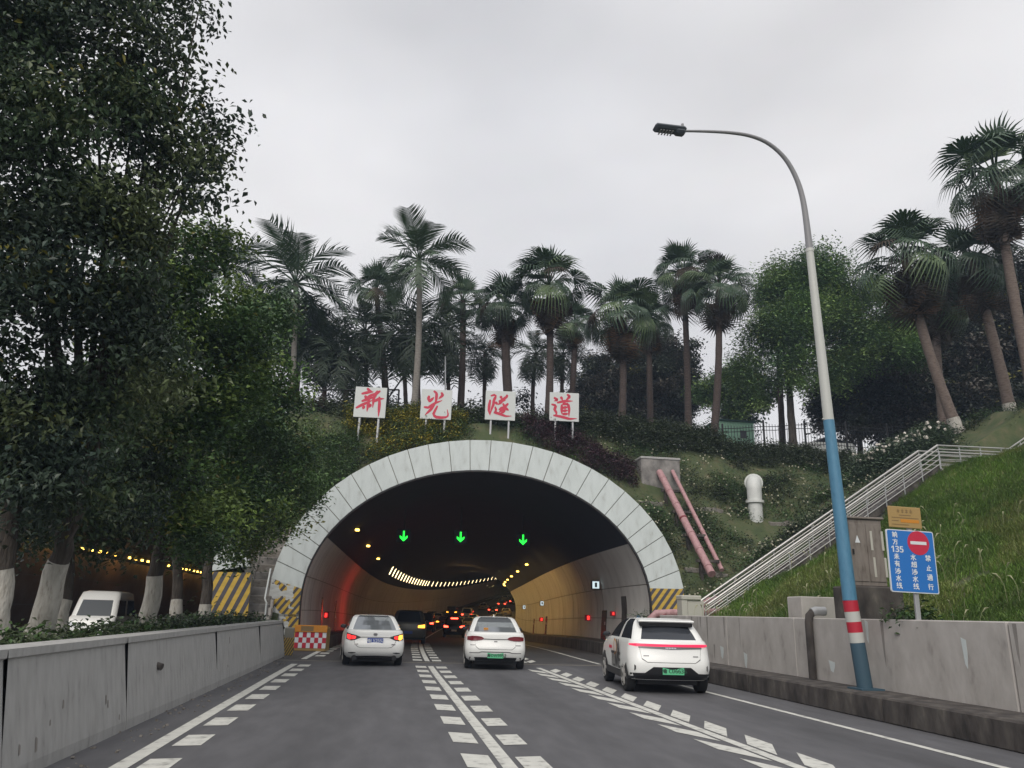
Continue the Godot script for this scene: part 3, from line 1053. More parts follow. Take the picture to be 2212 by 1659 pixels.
# ---------------------------------------------------------------- fittings in the right tunnel
func stroke_mesh(txt: String, size: float, width: float, box4 := [0.0, 0.0, 100.0, 100.0], taper := 0.0) -> ArrayMesh:
	# strokes written as "x,y x,y; ..." on the given box, y downwards; a flat raised character centred on the origin
	var b := MB.new()
	var k := 0
	for s in txt.split(";"):
		var pts := PackedVector2Array()
		for w in s.strip_edges().split(" "):
			var xy := w.split(",")
			var x: float = (float(xy[0]) - box4[0]) / (box4[2] - box4[0]) - 0.5
			var y: float = 0.5 - (float(xy[1]) - box4[1]) / (box4[3] - box4[1])
			pts.append(Vector2(x, y) * size)
		var polys := []
		if taper > 0.0:
			# brush: swelling in the middle, pointed at the end
			var cv := Curve2D.new()
			for i in pts.size():
				var tg := (pts[mini(i + 1, pts.size() - 1)] - pts[maxi(i - 1, 0)]) * 0.16
				cv.add_point(pts[i], -tg, tg)
			var L := cv.get_baked_length()
			var left := PackedVector2Array()
			var right := PackedVector2Array()
			var n := 14
			for i in n + 1:
				var u := float(i) / n
				var a := cv.sample_baked(L * u)
				var d := (cv.sample_baked(minf(L, L * u + L * 0.02)) - cv.sample_baked(maxf(0.0, L * u - L * 0.02))).normalized()
				var wd := width * 0.5 * (0.75 + 0.45 * sin(u * PI)) * (1.0 - taper * pow(u, 4.0)) * smoothstep(-0.12, 0.06, u)
				left.append(a + Vector2(-d.y, d.x) * wd); right.append(a - Vector2(-d.y, d.x) * wd)
			for i in n:
				polys.append(PackedVector2Array([left[i], right[i], right[i + 1], left[i + 1]]))
		else:
			polys = Geometry2D.offset_polyline(pts, width * 0.5, Geometry2D.JOIN_MITER, Geometry2D.END_BUTT)
		for q in polys:
			if q.size() >= 3:
				if taper > 0.0:
					for tr in [[0, 1, 2], [0, 2, 3]]:
						var A: Vector2 = q[tr[0]]; var B: Vector2 = q[tr[1]]; var D: Vector2 = q[tr[2]]
						if (B - A).cross(D - A) < 0.0:
							var sw := B; B = D; D = sw
						var zz := 0.004 + k * 0.0006
						b.tri(Vector3(A.x, A.y, zz), Vector3(B.x, B.y, zz), Vector3(D.x, D.y, zz))
				elif not Geometry2D.is_polygon_clockwise(q):
					b.plate(q, Transform3D(), 0.003 + k * 0.0006)
		k += 1
	return b.mesh()

func build_tunnel_fittings() -> void:
	# green arrows
	var k := 0
	for q in [[872, 1158, "over the left lane"], [995, 1160, "over the middle lane"], [1130, 1166, "over the slow lane"]]:
		var at := Z(q[0], q[1], -41.0)
		var t := thing("lane_signal", "green downward arrow lane signal hanging " + q[2], "lane signal", at, -0.1, "green lane arrows under the vault")
		var b := MB.new()
		b.bx(Vector3(-0.36, -0.36, -0.2), Vector3(0.36, 0.36, -0.02), 0.03)
		obj("signal_box", b, M.black, t)
		b = MB.new()
		b.bx(Vector3(-0.03, 0.36, -0.13), Vector3(0.03, 1.6, -0.07))
		obj("hanger", b, M.black, t)
		b = MB.new()
		b.plate(PackedVector2Array([Vector2(-0.045, 0.27), Vector2(0.045, 0.27), Vector2(0.045, -0.08), Vector2(0.2, 0.04), Vector2(0.2, -0.08), Vector2(0, -0.27), Vector2(-0.2, -0.08), Vector2(-0.2, 0.04), Vector2(-0.045, -0.08)]), Transform3D(Basis(), Vector3(0, 0, -0.02)), 0.02)
		obj("arrow_light", b, M.green_led, t)
		k += 1
	# small lamps near the mouth and rows of tube lamps farther in
	var lm := MB.new()
	lm.bx(Vector3(-0.1, -0.05, -0.08), Vector3(0.1, 0.05, 0.08), 0.02)
	var first: Node3D = null
	for sg in [-1.0, 1.0]:
		var y := 5.35
		var x: float = (arch_half(6.95, 5.36, y) - 0.12) * sg
		for i in (3 if sg < 0 else 12):
			var at := tun(x, y, (38.0 + i * 9.0) if sg < 0 else (57.0 + i * 7.5))
			if first == null:
				first = obj("vault_lamp", lm, M.sodium, null, at)
				tag(first, "small yellow lamp at the foot of the dark vault near the mouth", "lamp", "small yellow lamps along the vault")
			else:
				dup(first, at, 0.0)
	var tb := MB.new()
	tb.tube([Vector3(0.17, 0.42, 0), Vector3(-0.17, -0.34, 0)], [0.035, 0.035], 6)
	first = null
	var d := 68.0
	while d < 230.0:
		var y := 5.25
		var at := tun(-arch_half(6.95, 5.36, y) + 0.32, y + 0.1, d)
		if first == null:
			first = obj("tube_lamp", tb, M.warm_tube, null, at)
			tag(first, "glowing warm tube lamp in the close row along the curving tunnel wall", "lamp", "warm tube lamps along the curving wall")
		else:
			dup(first, at, 0.0)
		d += 3.0 if d < 110 else 5.0
	for i in 20:
		downlight("tube_lamp_light", tun(-4.4, 5.2, 66.0 + i * 7.0), Vector3(-0.2, -1, 0), Color(1.0, 0.8, 0.6), 0.55)
	for i in 26:
		var dd := 46.0 + i * 4.4
		downlight("vault_lamp_light", tun(3.4, 5.4, dd), Vector3(0.55, -1, 0), Color(1.0, 0.82, 0.5), 2.0 if i == 0 else 4.4)
	omni("far_vault_glow", tun(0.5, 5.6, 96.0), Color(1.0, 0.8, 0.5), 1.6, 0.3)
	omni("far_vault_glow", tun(0.5, 5.6, 125.0), Color(1.0, 0.8, 0.5), 1.6, 0.3)
	# lit exit sign box, fire cabinets, doorway, meters on the right wall
	var wx := func(y: float) -> float: return arch_half(6.95, 5.36, y) - (0.0 if y > 1.9 else 0.06 * (1.9 - y))
	for q in [[39.0, 3.1, 0.42, 0.42, "lit white sign box on the tunnel wall near the mouth"], [58.0, 2.7, 0.3, 0.36, "lit sign box farther along the tunnel wall"], [73.0, 2.7, 0.3, 0.36, "lit sign box deep inside the tunnel"]]:
		var at := tun(wx.call(q[1]) - 0.3, q[1], q[0])
		var t := thing("wall_sign_box", q[4], "sign box", at, 0.0)
		var b := MB.new()
		b.bx(Vector3(-q[2] / 2, -q[3] / 2, -0.16), Vector3(q[2] / 2, q[3] / 2, 0.0), 0.02)
		obj("case", b, M.black, t)
		b = MB.new()
		b.bx(Vector3(-q[2] / 2 + 0.04, -q[3] / 2 + 0.04, 0.0), Vector3(q[2] / 2 - 0.04, q[3] / 2 - 0.04, 0.012))
		obj("lit_panel", b, M.cold_panel, t)
		b = MB.new()
		b.bx(Vector3(-0.05, -q[3] / 2 + 0.1, 0.012), Vector3(0.06, q[3] / 2 - 0.1, 0.018))
		obj("symbol", b, M.black, t)
	var kk := 0
	for q in [[35.2, 0.55, 2.5, 0.75, "dark door recess in the grey tunnel wall near the mouth", "wall_door", 1.0], [38.6, 0.55, 1.9, 0.9, "tall dark cabinet under the lit sign box", "hydrant_cabinet", 1.0], [57.5, 0.55, 1.8, 0.8, "dark cabinet on the yellow tunnel wall", "hydrant_cabinet", 1.0], [66.0, 0.55, 1.7, 0.8, "second dark cabinet deeper on the yellow wall", "hydrant_cabinet", 1.0], [40.2, 0.55, 2.2, 0.5, "narrow dark cabinet on the red lit wall", "hydrant_cabinet", -1.0], [47.0, 0.55, 2.2, 0.5, "dark cabinet behind the white sedan on the red lit wall", "hydrant_cabinet", -1.0]]:
		var t := thing(q[5], q[4], "door" if kk == 0 else "cabinet", on_road(0, q[0]))
		t.position = Vector3.ZERO
		var b := MB.new()
		var rr := []
		for s in 4:
			var y := lerpf(q[1], q[2], s / 3.0)
			var x: float = (wx.call(y) - 0.03) * q[6]
			rr.append(PackedVector3Array([tun(x, y, q[0]), tun(x, y, q[0] + q[3])]))
		b.grid(rr, false, q[6] > 0)
		for e in 2:
			for s in 3:
				var u: Vector3 = rr[s][e]; var v: Vector3 = rr[s + 1][e]
				var o := Vector3(0.2 * q[6], 0, 0)
				b.quad(u, u + o, v + o, v)
		obj("door_leaf", b, M.cabin_dark if kk != 0 else M.dirty, t)
		b = MB.new()
		b.box(Transform3D(Basis(), tun((wx.call(1.3) - 0.06) * q[6], 1.3, q[0] + 0.1)), Vector3(0.04, 0.14, 0.04))
		obj("handle", b, M.steel, t)
		kk += 1
	for q in [[42.0, 1.55, 1.0, "red glowing alarm box on the tunnel wall ahead of the white hatchback"], [41.5, 1.35, -1.0, "small red glowing alarm box on the dark left wall"], [37.0, 1.75, 1.0, "orange delineator light near the tunnel door"], [60.0, 1.6, 1.0, "small red light far along the yellow wall"]]:
		var s := 0.1 if q[0] > 38 else 0.06
		var t := thing("alarm_light", q[3], "alarm light", tun((wx.call(q[1]) - 0.12) * q[2], q[1], q[0]))
		var b := MB.new()
		b.bx(Vector3(-s - 0.05, -s - 0.05, -0.2), Vector3(s + 0.05, s + 0.05, 0.0), 0.02)
		obj("case", b, M.red_paint, t)
		b = MB.new()
		b.bx(Vector3(-s * 0.6, -s, 0.0), Vector3(s * 0.6, s, 0.03), 0.01)
		obj("lens", b, M.red_led, t)
	# notice plate by the right foot of the arch
	var np := thing("blue_notice", "small blue notice plate low on the grey wall by the mouth", "notice", tun(wx.call(1.5) - 0.05, 1.55, 33.3))
	var nb := MB.new()
	nb.bx(Vector3(-0.1, -0.14, -0.02), Vector3(0.1, 0.14, 0.0))
	obj("plate", nb, M.blue_sign, np)
	nb = MB.new()
	nb.bx(Vector3(-0.06, 0.0, 0.0), Vector3(0.06, 0.05, 0.004))
	obj("print", nb, M.letter, np)

# ---------------------------------------------------------------- name boards and road signs
func build_signs() -> void:
	var ch := [
		["250,95 300,150 380,180; 140,222 280,185 388,168; 215,255 250,300 215,325; 480,140 430,215 330,250 215,322; 155,380 290,325 430,265; 310,310 300,430 288,590; 50,525 170,455 385,345; 225,470 195,545; 300,430 350,455 330,505; 530,140 445,215 405,300 400,505; 385,385 520,310 625,302; 520,265 535,420 535,685", [10.0, 72.0, 672.0, 710.0]],
		["1750,140 1815,190 1815,320 1790,430; 1665,245 1650,300 1668,385; 1670,380 1765,275; 1910,165 1945,225 1860,310; 1565,490 1660,500 1800,395 1940,335; 1790,410 1720,530 1600,660; 1850,450 1800,560 1770,640 1830,690 1950,695 2065,680 2080,620 2055,520", [1500.0, 110.0, 2142.0, 735.0]],
		["170,200 250,170 280,205 240,290 235,380 190,520 170,625; 165,280 148,400 142,520 170,620; 375,190 405,255; 500,155 520,190 450,250 340,310; 340,312 490,275; 430,290 330,390; 270,325 325,385; 430,350 480,440 455,540 375,575; 545,345 470,430 345,490; 470,440 560,500; 440,430 350,500; 450,470 360,545; 270,430 300,515 260,555 390,590 500,630 620,620", [66.0, 80.0, 696.0, 720.0]],
		["1605,240 1690,290 1612,320; 1755,210 1795,290; 1890,150 1950,205 1860,300; 1675,355 1830,310 2015,300; 1850,325 1800,390; 1780,385 1778,500 1785,605; 1790,385 1915,370 1940,480 1935,650; 1800,460 1910,440; 1800,530 1910,512; 1795,602 1925,588; 1555,392 1655,415 1625,505 1675,585 1650,630 1600,640; 1600,635 1750,655 1950,700 2105,685", [1518.0, 120.0, 2150.0, 756.0]],
	]
	var px := [[768, 840, 832, 838, 898], [912, 843, 973, 841, 904], [1050, 846, 1112, 845, 906], [1188, 848, 1250, 850, 910]]
	var zs := [-38.0, -38.3, -38.6, -38.9]
	var words := ["first white name board above the arch, red character nearest the metal frame", "white name board with a red character ending in a long hooked foot", "third white name board, red character with a tall leaf shaped stroke", "last white name board, red character with a ladder shaped box in it"]
	for i in 4:
		var p = px[i]
		var c := (Z(p[0], p[1], zs[i]) + Z(p[2], p[4], zs[i])) * 0.5
		var t := thing("name_board", words[i], "sign board", c, -0.1, "name boards above the tunnel arch")
		t.rotation.z = -0.008
		var s := 1.58
		var b := MB.new()
		b.bx(Vector3(-s / 2, -s / 2, -0.05), Vector3(s / 2, s / 2, 0.0), 0.012)
		obj("board", b, M.sign_white, t)
		obj("character", stroke_mesh(ch[i][0], s, s * 0.082, ch[i][1], 0.7), M.sign_red, t)
		for x in [-0.47, 0.47]:
			b = MB.new()
			var lo := hill(c.x + x, zs[i]) - c.y - 0.3
			b.bx(Vector3(x - 0.045, lo, -0.13), Vector3(x + 0.045, 0.5, -0.05))
			obj("post", b, M.grey_metal, t)
			b = MB.new()
			b.tube([Vector3(x + 0.02, -0.7, -0.12), Vector3(x + 0.06, lo, -0.8)], [0.035, 0.035], 6)
			obj("brace", b, M.grey_metal, t)
	# blue wading line sign behind the wall
	var zb := -13.4
	var A := Z(1908, 1142, zb)
	var B := Z(2010, 1147, zb)
	var C := Z(1932, 1276, zb)
	var D := Z(2035, 1284, zb)
	var ctr := (A + D) * 0.5
	var ux := (B - A + D - C).normalized()
	var h := (A.distance_to(C) + B.distance_to(D)) * 0.5
	var w := (A.distance_to(B) + C.distance_to(D)) * 0.5
	var uy := ((A - C) + (B - D)).normalized()
	uy = (uy - ux * uy.dot(ux)).normalized()
	var bs := thing("blue_road_sign", "blue road sign with white characters and a red no entry disc", "road sign", ctr)
	bs.basis = Basis(ux, uy, ux.cross(uy))
	var rr := func(ww: float, hh: float, r: float) -> PackedVector2Array:
		var q := PackedVector2Array()
		for k in 4:
			for s in 5:
				var an := PI * 0.5 * (k + s / 4.0)
				var cx: float = (ww / 2 - r) * (1.0 if k == 0 or k == 3 else -1.0)
				var cy: float = (hh / 2 - r) * (1.0 if k < 2 else -1.0)
				q.append(Vector2(cx + r * cos(an), cy + r * sin(an)))
		return q
	var b := MB.new()
	b.plate(rr.call(w, h, 0.04), Transform3D(Basis(), Vector3(0, 0, -0.03)), 0.03)
	obj("border", b, M.letter, bs)
	b = MB.new()
	b.plate(rr.call(w - 0.035, h - 0.035, 0.03), Transform3D(), 0.004)
	obj("panel", b, M.blue_sign, bs)
	b = MB.new()
	var disc := PackedVector2Array()
	for k in 32:
		disc.append(Vector2(cos(TAU * k / 32.0), sin(TAU * k / 32.0)) * w * 0.23)
	var dc := Vector3(w * 0.16, h * 0.30, 0.004)
	b.plate(disc, Transform3D(Basis(), dc), 0.003)
	obj("no_entry_disc", b, M.sign_red, bs)
	b = MB.new()
	b.bx(dc + Vector3(-w * 0.17, -w * 0.03, 0.003), dc + Vector3(w * 0.17, w * 0.03, 0.006))
	obj("white_bar", b, M.letter, bs)
	var glyph := {
		"qian": "18,8 32,24; 80,6 66,24; 5,28 95,28; 18,42 18,96; 18,42 46,42 46,94 38,90; 18,58 46,58; 18,74 46,74; 64,42 64,80; 88,36 88,96 76,90",
		"fang": "48,4 56,16; 5,24 95,24; 42,24 38,60 10,96; 40,48 80,48 76,88 66,94 54,86",
		"mi": "22,10 36,34; 80,8 64,34; 5,46 95,46; 50,4 50,98; 46,48 28,74 5,90; 54,48 72,74 96,90",
		"you": "5,20 95,20; 46,2 34,36 6,62; 32,44 32,98; 32,44 80,44 80,96 68,90; 32,60 80,60; 32,76 80,76",
		"she": "8,8 22,20; 4,34 18,46; 6,94 24,58; 62,4 62,44; 62,20 88,20; 42,18 42,44; 30,46 98,46; 64,48 64,74; 46,56 34,74; 82,54 96,68; 92,66 70,88 34,98",
		"shui": "50,2 50,96 38,88; 6,32 40,32 30,62 6,86; 90,18 60,44; 54,40 72,68 98,88",
		"xian": "28,4 8,30 30,30 8,58 34,54; 4,90 36,78; 44,28 92,22; 40,50 96,44; 58,4 66,50 82,86 96,94 96,76; 88,54 66,80 40,96; 76,6 88,16",
		"chao": "8,18 46,18; 28,4 28,58; 4,38 50,38; 30,56 48,56; 16,54 12,80 2,94; 14,72 40,90 98,92; 56,10 94,10 90,38 80,34; 72,10 64,32 52,42; 58,50 58,82; 58,50 92,50 92,82; 58,78 92,78",
		"jin": "8,14 46,14; 27,2 27,46; 25,16 6,40; 29,18 44,36; 54,14 94,14; 74,2 74,46; 72,16 54,40; 76,18 96,40; 24,54 78,54; 6,68 94,68; 50,68 50,98 40,94; 28,76 12,94; 72,76 90,94",
		"zhi": "52,6 52,92; 54,44 86,44; 24,34 24,92; 4,92 96,92",
		"tong": "10,8 22,20; 4,38 20,38 20,76 4,92; 12,80 36,94 98,94; 38,8 86,8 66,22; 40,28 40,84; 40,28 90,28 90,82 80,80; 40,46 90,46; 40,64 90,64; 65,22 65,82",
		"xing": "32,4 8,30; 34,30 6,58; 22,46 22,96; 46,14 92,14; 40,40 98,40; 74,40 74,94 60,88",
	}
	var cs := h * 0.098
	var put := func(g: String, x: float, y: float) -> void:
		var o := obj("character", stroke_mesh(glyph[g], cs, cs * 0.13), M.letter, bs)
		o.position = Vector3(x * w, y * h, 0.004)
	var left := [["qian", 0.42], ["fang", 0.30], ["mi", 0.065], ["you", -0.05], ["she", -0.165], ["shui", -0.28], ["xian", -0.395]]
	for q in left:
		put.call(q[0], -0.33, q[1])
	var mid := [["shui", 0.065], ["chao", -0.05], ["she", -0.165], ["shui", -0.28], ["xian", -0.395]]
	for q in mid:
		put.call(q[0], 0.02, q[1])
	for q in [["jin", 0.065], ["zhi", -0.09], ["tong", -0.24], ["xing", -0.39]]:
		put.call(q[0], 0.33, q[1])
	var tx := text_mesh("135", h * 0.1)
	var to := obj("number", tx, M.letter, bs)
	to.position = Vector3(-0.30 * w, 0.18 * h, 0.006)
	b = MB.new()
	b.bx(Vector3(0.0, -h / 2 - 0.9, -0.09), Vector3(0.09, h / 2 + 0.4, -0.03), 0.01)
	obj("post", b, M.grey_metal, bs)
	# weathered ochre notice above it
	var yA := Z(1913, 1093, zb)
	var yD := Z(1997, 1142, zb)
	var ys := thing("ochre_notice", "faded ochre notice board above the blue road sign", "notice", (yA + yD) * 0.5)
	ys.basis = Basis(ux, uy, ux.cross(uy))
	b = MB.new()
	b.bx(Vector3(-0.34, -0.2, -0.03), Vector3(0.34, 0.2, 0.0), 0.008)
	obj("board", b, M.yellow_sign, ys)
	b = MB.new()
	b.bx(Vector3(-0.1, -0.1, 0.0), Vector3(0.28, -0.04, 0.004))
	obj("orange_strip", b, M.orange, ys)
	for r in [[-0.16, 0.09, 0.055, 0.06], [-0.07, 0.09, 0.05, 0.06], [0.01, 0.09, 0.06, 0.06], [0.1, 0.09, 0.06, 0.06]]:
		b = MB.new()
		b.bx(Vector3(r[0], r[1], 0.0), Vector3(r[0] + r[2], r[1] + 0.012, 0.003))
		b.bx(Vector3(r[0], r[1] + 0.03, 0.0), Vector3(r[0] + r[2], r[1] + 0.042, 0.003))
		b.bx(Vector3(r[0] + r[2] * 0.4, r[1] - 0.01, 0.0), Vector3(r[0] + r[2] * 0.6, r[1] + 0.065, 0.0036))
		obj("faded_print", b, M.brown, ys)
	for r in [[-0.12, 0.03, 0.24], [-0.28, -0.02, 0.56], [-0.28, -0.08, 0.14], [-0.28, -0.15, 0.34]]:
		b = MB.new()
		b.bx(Vector3(r[0], r[1], 0.0), Vector3(r[0] + r[2], r[1] + 0.014, 0.003))
		obj("faded_print", b, M.brown, ys)

func text_mesh(s: String, size: float, bold := true) -> TextMesh:
	var f := SystemFont.new()
	f.font_names = PackedStringArray(["Droid Sans"])
	f.font_weight = 700 if bold else 400
	var t := TextMesh.new()
	t.font = f
	t.text = s
	t.font_size = 64
	t.pixel_size = size / 46.0
	t.depth = 0.004
	return t

# ---------------------------------------------------------------- right slope: stairs, pipes, boxes
func build_right_slope() -> void:
	# stair flight going up the bank
	var p0 := Z(1524, 1309, -28.0)
	var p1 := Z(2025, 962, -28.0)
	var t := thing("hillside_stairs", "concrete hillside stairs with bright steel handrails climbing the bank", "stairs")
	var y0 := p0.y - 1.0
	var n := 40
	var run := (p1.x - p0.x) / n
	var rise := (p1.y - p0.y) / n
	for k in n:
		var b := MB.new()
		var x := p0.x + run * k
		b.bx(Vector3(x, y0 + rise * k - 0.5, -29.1), Vector3(x + run, y0 + rise * (k + 1), -28.1), 0.0)
		obj("step", b, M.old_concrete, t)
	var land_y := y0 + rise * n
	var b1 := MB.new()
	b1.bx(Vector3(p1.x, land_y - 0.6, -29.3), Vector3(p1.x + 3.9, land_y + 0.02, -27.9))
	obj("landing", b1, M.concrete, t)
	var x2 := p1.x + 3.9
	for k in 16:
		var b := MB.new()
		b.bx(Vector3(x2 + 0.28 * k, land_y + 0.17 * k - 0.6, -29.1), Vector3(x2 + 0.28 * (k + 1), land_y + 0.17 * (k + 1), -28.1))
		obj("step", b, M.concrete, t)
	# sloping side kerb
	var bk := MB.new()
	for z in [-28.08, -29.12]:
		var d := Vector3(p1.x - p0.x, p1.y - p0.y, 0)
		var a := Vector3(p0.x, y0 + 0.05, z)
		bk.box(Transform3D(Basis(d.normalized(), Vector3(-d.y, d.x, 0).normalized(), Vector3(0, 0, 1)), a + d * 0.5), Vector3(d.length(), 0.28, 0.12))
	obj("side_kerb", bk, M.dirty, t)
	var slope := Vector3(p1.x - p0.x, p1.y - p0.y, 0)
	for z in [-28.0, -29.2]:
		var R := Node3D.new()
		R.name = "railing"
		t.add_child(R, true)
		var a := Vector3(p0.x, p0.y, z)
		var e := a + slope
		var f := e + Vector3(3.9, 0.05, 0)
		var g := f + Vector3(4.4, 2.7, 0)
		var b := MB.new()
		b.tube([a, e], [0.05, 0.05], 8)
		b.tube([e, f], [0.036, 0.036], 8)
		b.tube([f, g], [0.036, 0.036], 8)
		obj("top_rail", b, M.steel, R)
		for dy in [0.16, 0.38, 0.58, 0.78]:
			var o := Vector3(0, -dy, 0)
			b = MB.new()
			var rr := 0.032 if dy < 0.2 else 0.02
			b.tube([a + o, e + o], [rr, rr], 6)
			b.tube([e + o, f + o], [rr, rr], 6)
			b.tube([f + o, g + o], [rr, rr], 6)
			obj("lower_rail", b, M.steel, R)
		for k in 13:
			var q := a + slope * (k / 12.0)
			b = MB.new()
			b.tube([q, q + Vector3(0, -1.0, 0)], [0.022, 0.022], 6)
			obj("post", b, M.grey_metal, R)
		for k in 4:
			var q := e.lerp(f, (k + 1) / 4.0)
			b = MB.new()
			b.tube([q, q + Vector3(0, -1.0, 0)], [0.022, 0.022], 6)
			obj("post", b, M.grey_metal, R)
			q = f.lerp(g, (k + 1) / 4.0)
			b = MB.new()
			b.tube([q, q + Vector3(0, -1.0, 0)], [0.022, 0.022], 6)
			obj("post", b, M.grey_metal, R)
	# concrete block at the top of the pipes
	var za := -38.0
	var c0 := Z(1385, 990, za)
	var c1 := Z(1470, 1035, za)
	var cb := obj("concrete_block", box_mesh(Vector3(c0.x, c1.y - 0.6, za - 1.6), Vector3(c1.x, c0.y, za), 0.03), M.old_concrete)
	tag(cb, "weathered concrete block high on the slope where the pink pipes end", "block")
	b1 = MB.new()
	b1.bx(Vector3(c0.x - 0.03, c0.y, za - 1.63), Vector3(c1.x + 0.03, c0.y + 0.12, za + 0.03), 0.02)
	obj("cap_slab", b1, M.barrier, cb)
	# two pink pipes down the slope
	var q0 := Z(1424, 1020, -38.0)
	var q1 := Z(1536, 1252, -31.6)
	var r0 := Z(1452, 1018, -38.0)
	var r1 := Z(1558, 1243, -32.4)
	for pq in [[q0, q1, 0.17, "thick pink pipe running down the slope from the concrete block"], [r0, r1, 0.1, "thin pink pipe running down the slope beside the thick one"]]:
		var a: Vector3 = pq[0]
		var e: Vector3 = pq[1]
		a.z = -37.95
		e += Vector3(0, 0.22, 0.1)
		var pp := thing("slope_pipe", pq[3], "pipe")
		b1 = MB.new()
		b1.tube([a, a.lerp(e, 0.5), e], [pq[2], pq[2], pq[2]], 14)
		obj("pipe_run", b1, M.pink_pipe, pp)
		for k in 7:
			b1 = MB.new()
			var m := a.lerp(e, (k + 0.6) / 7.0)
			var dd := (e - a).normalized() * 0.05
			b1.tube([m - dd, m + dd], [pq[2] * 1.12, pq[2] * 1.12], 14)
			obj("joint_collar", b1, M.dark_pink if k == 3 and pq[2] > 0.15 else M.pink_pipe, pp)
		if pq[2] > 0.15:
			for k in 4:
				var m := a.lerp(e, (k + 0.7) / 4.4)
				b1 = MB.new()
				b1.bx(m + Vector3(-0.25, -0.32, -0.12), m + Vector3(0.75, -0.2, 0.12))
				b1.bx(m + Vector3(-0.12, -1.3, -0.1), m + Vector3(0.0, -0.3, 0.1))
				obj("support", b1, M.dirty, pp)
	# pink pipe along the foot of the arch
	var hp := thing("foot_pipe", "fat pink pipe lying level behind the wall beside the arch foot", "pipe")
	var f0 := Z(1410, 1326, -28.3)
	var f1 := Z(1478, 1324, -28.3)
	b1 = MB.new()
	b1.tube([f0 + Vector3(-0.1, -0.9, 0), f0 + Vector3(-0.05, -0.15, 0), f0 + Vector3(0.12, 0, 0), f1, f1 + Vector3(1.6, 0.05, -0.2)], [0.15, 0.16, 0.15, 0.15, 0.15], 12)
	obj("pipe_run", b1, M.pink_pipe, hp)
	b1 = MB.new()
	b1.tube([f0 + Vector3(0.3, -0.7, 0.1), f0 + Vector3(0.33, -0.1, 0.1), f0 + Vector3(0.45, 0.0, 0.05)], [0.1, 0.1, 0.1], 10)
	obj("branch_elbow", b1, M.dark_pink, hp)
	var e0 := Z(1512, 1318, -29.6)
	var e1 := Z(1546, 1296, -29.8)
	var ep := thing("elbow_pipe", "pink pipe elbow under the foot of the stair railing", "pipe")
	b1 = MB.new()
	b1.tube([e0 + Vector3(-0.1, -0.6, 0), e0, e0.lerp(e1, 0.5) + Vector3(0, 0.12, 0), e1, e1 + Vector3(0.5, -0.4, 0)], [0.16, 0.17, 0.17, 0.16, 0.15], 12)
	obj("pipe_bend", b1, M.pink_pipe, ep)
	# white vent pipe
	var v0 := Z(1632, 1104, -36.3)
	var v1 := Z(1630, 1045, -36.3)
	var vp := thing("vent_pipe", "white goose neck vent pipe standing on the slope", "vent pipe", v0 * Vector3(1, 0, 1) + Vector3(0, v0.y - 0.1, 0))
	var vh := v1.y - v0.y
	b1 = MB.new()
	b1.tube([Vector3(0, -0.6, 0), Vector3(0, 0.55, 0)], [0.35, 0.35], 16)
	obj("lower_pipe", b1, M.white_paint, vp)
	b1 = MB.new()
	b1.tube([Vector3(0, 0.5, 0), Vector3(0, 0.62, 0)], [0.45, 0.45], 16)
	obj("flange", b1, M.white_paint, vp)
	b1 = MB.new()
	var away := Vector3(v0.x, 0, v0.z).normalized()
	var pts := [Vector3(0, 0.62, 0), Vector3(0, vh - 0.2, 0)]
	var rad := [0.36, 0.36]
	for k in 7:
		var an := PI * 0.55 * (k + 1) / 7.0
		pts.append(Vector3(0, vh - 0.2 + 0.45 * sin(an), 0) + away * (0.45 - 0.45 * cos(an)))
		rad.append(0.37)
	b1.tube(pts, rad, 18)
	obj("goose_neck", b1, M.white_paint, vp)
	b1 = MB.new()
	var pe: Vector3 = pts[8]
	b1.tube([pe, pe + away * 0.07], [0.46, 0.46], 18)
	obj("rim_flange", b1, M.white_paint, vp)
	# brown switch cabinet on its plinth
	var zc := -15.6
	var k0 := Z(1830, 1120, zc)
	var k1 := Z(1916, 1268, zc)
	var cab := thing("switch_cabinet", "tall grey brown switch cabinet on a stained concrete plinth behind the wall", "cabinet", Vector3((k0.x + k1.x) / 2, 1.4, zc))
	var cw := k1.x - k0.x + 0.05
	var bot := k1.y - 1.4
	var top := k0.y - 1.4
	b1 = MB.new()
	b1.bx(Vector3(-cw / 2, bot, -0.45), Vector3(cw / 2, top, 0.0), 0.015)
	obj("body", b1, M.cabinet, cab)
	b1 = MB.new()
	b1.bx(Vector3(-cw / 2 + 0.03, bot + 0.1, 0.0), Vector3(-0.02, top - 0.1, 0.018), 0.004)
	var dr := obj("door", b1, M.cabinet, cab)
	b1 = MB.new()
	b1.bx(Vector3(-cw / 2 + 0.06, (bot + top) / 2 - 0.05, 0.018), Vector3(-cw / 2 + 0.09, (bot + top) / 2 + 0.06, 0.05))
	obj("handle", b1, M.black, dr)
	b1 = MB.new()
	b1.plate(PackedVector2Array([Vector2(-0.06, 0), Vector2(0.06, 0), Vector2(0.0, 0.16)]), Transform3D(Basis(), Vector3(-cw / 4, (bot + top) / 2 + 0.2, 0.018)), 0.003)
	obj("warning_mark", b1, M.letter, dr)
	b1 = MB.new()
	b1.bx(Vector3(0.02, bot + 0.1, 0.0), Vector3(cw / 2 - 0.03, top - 0.1, 0.018), 0.004)
	obj("door", b1, M.cabinet, cab)
	for x in [0.1, 0.36]:
		b1 = MB.new()
		b1.bx(Vector3(x, (bot + top) / 2 + 0.05, 0.018), Vector3(x + 0.05, top - 0.25, 0.024))
		obj("lettering_strip", b1, M.pale_box, cab)
		b1 = MB.new()
		b1.bx(Vector3(x + 0.02, bot + 0.2, 0.018), Vector3(x + 0.07, (bot + top) / 2 - 0.1, 0.024))
		obj("lettering_strip", b1, M.pale_box, cab)
	b1 = MB.new()
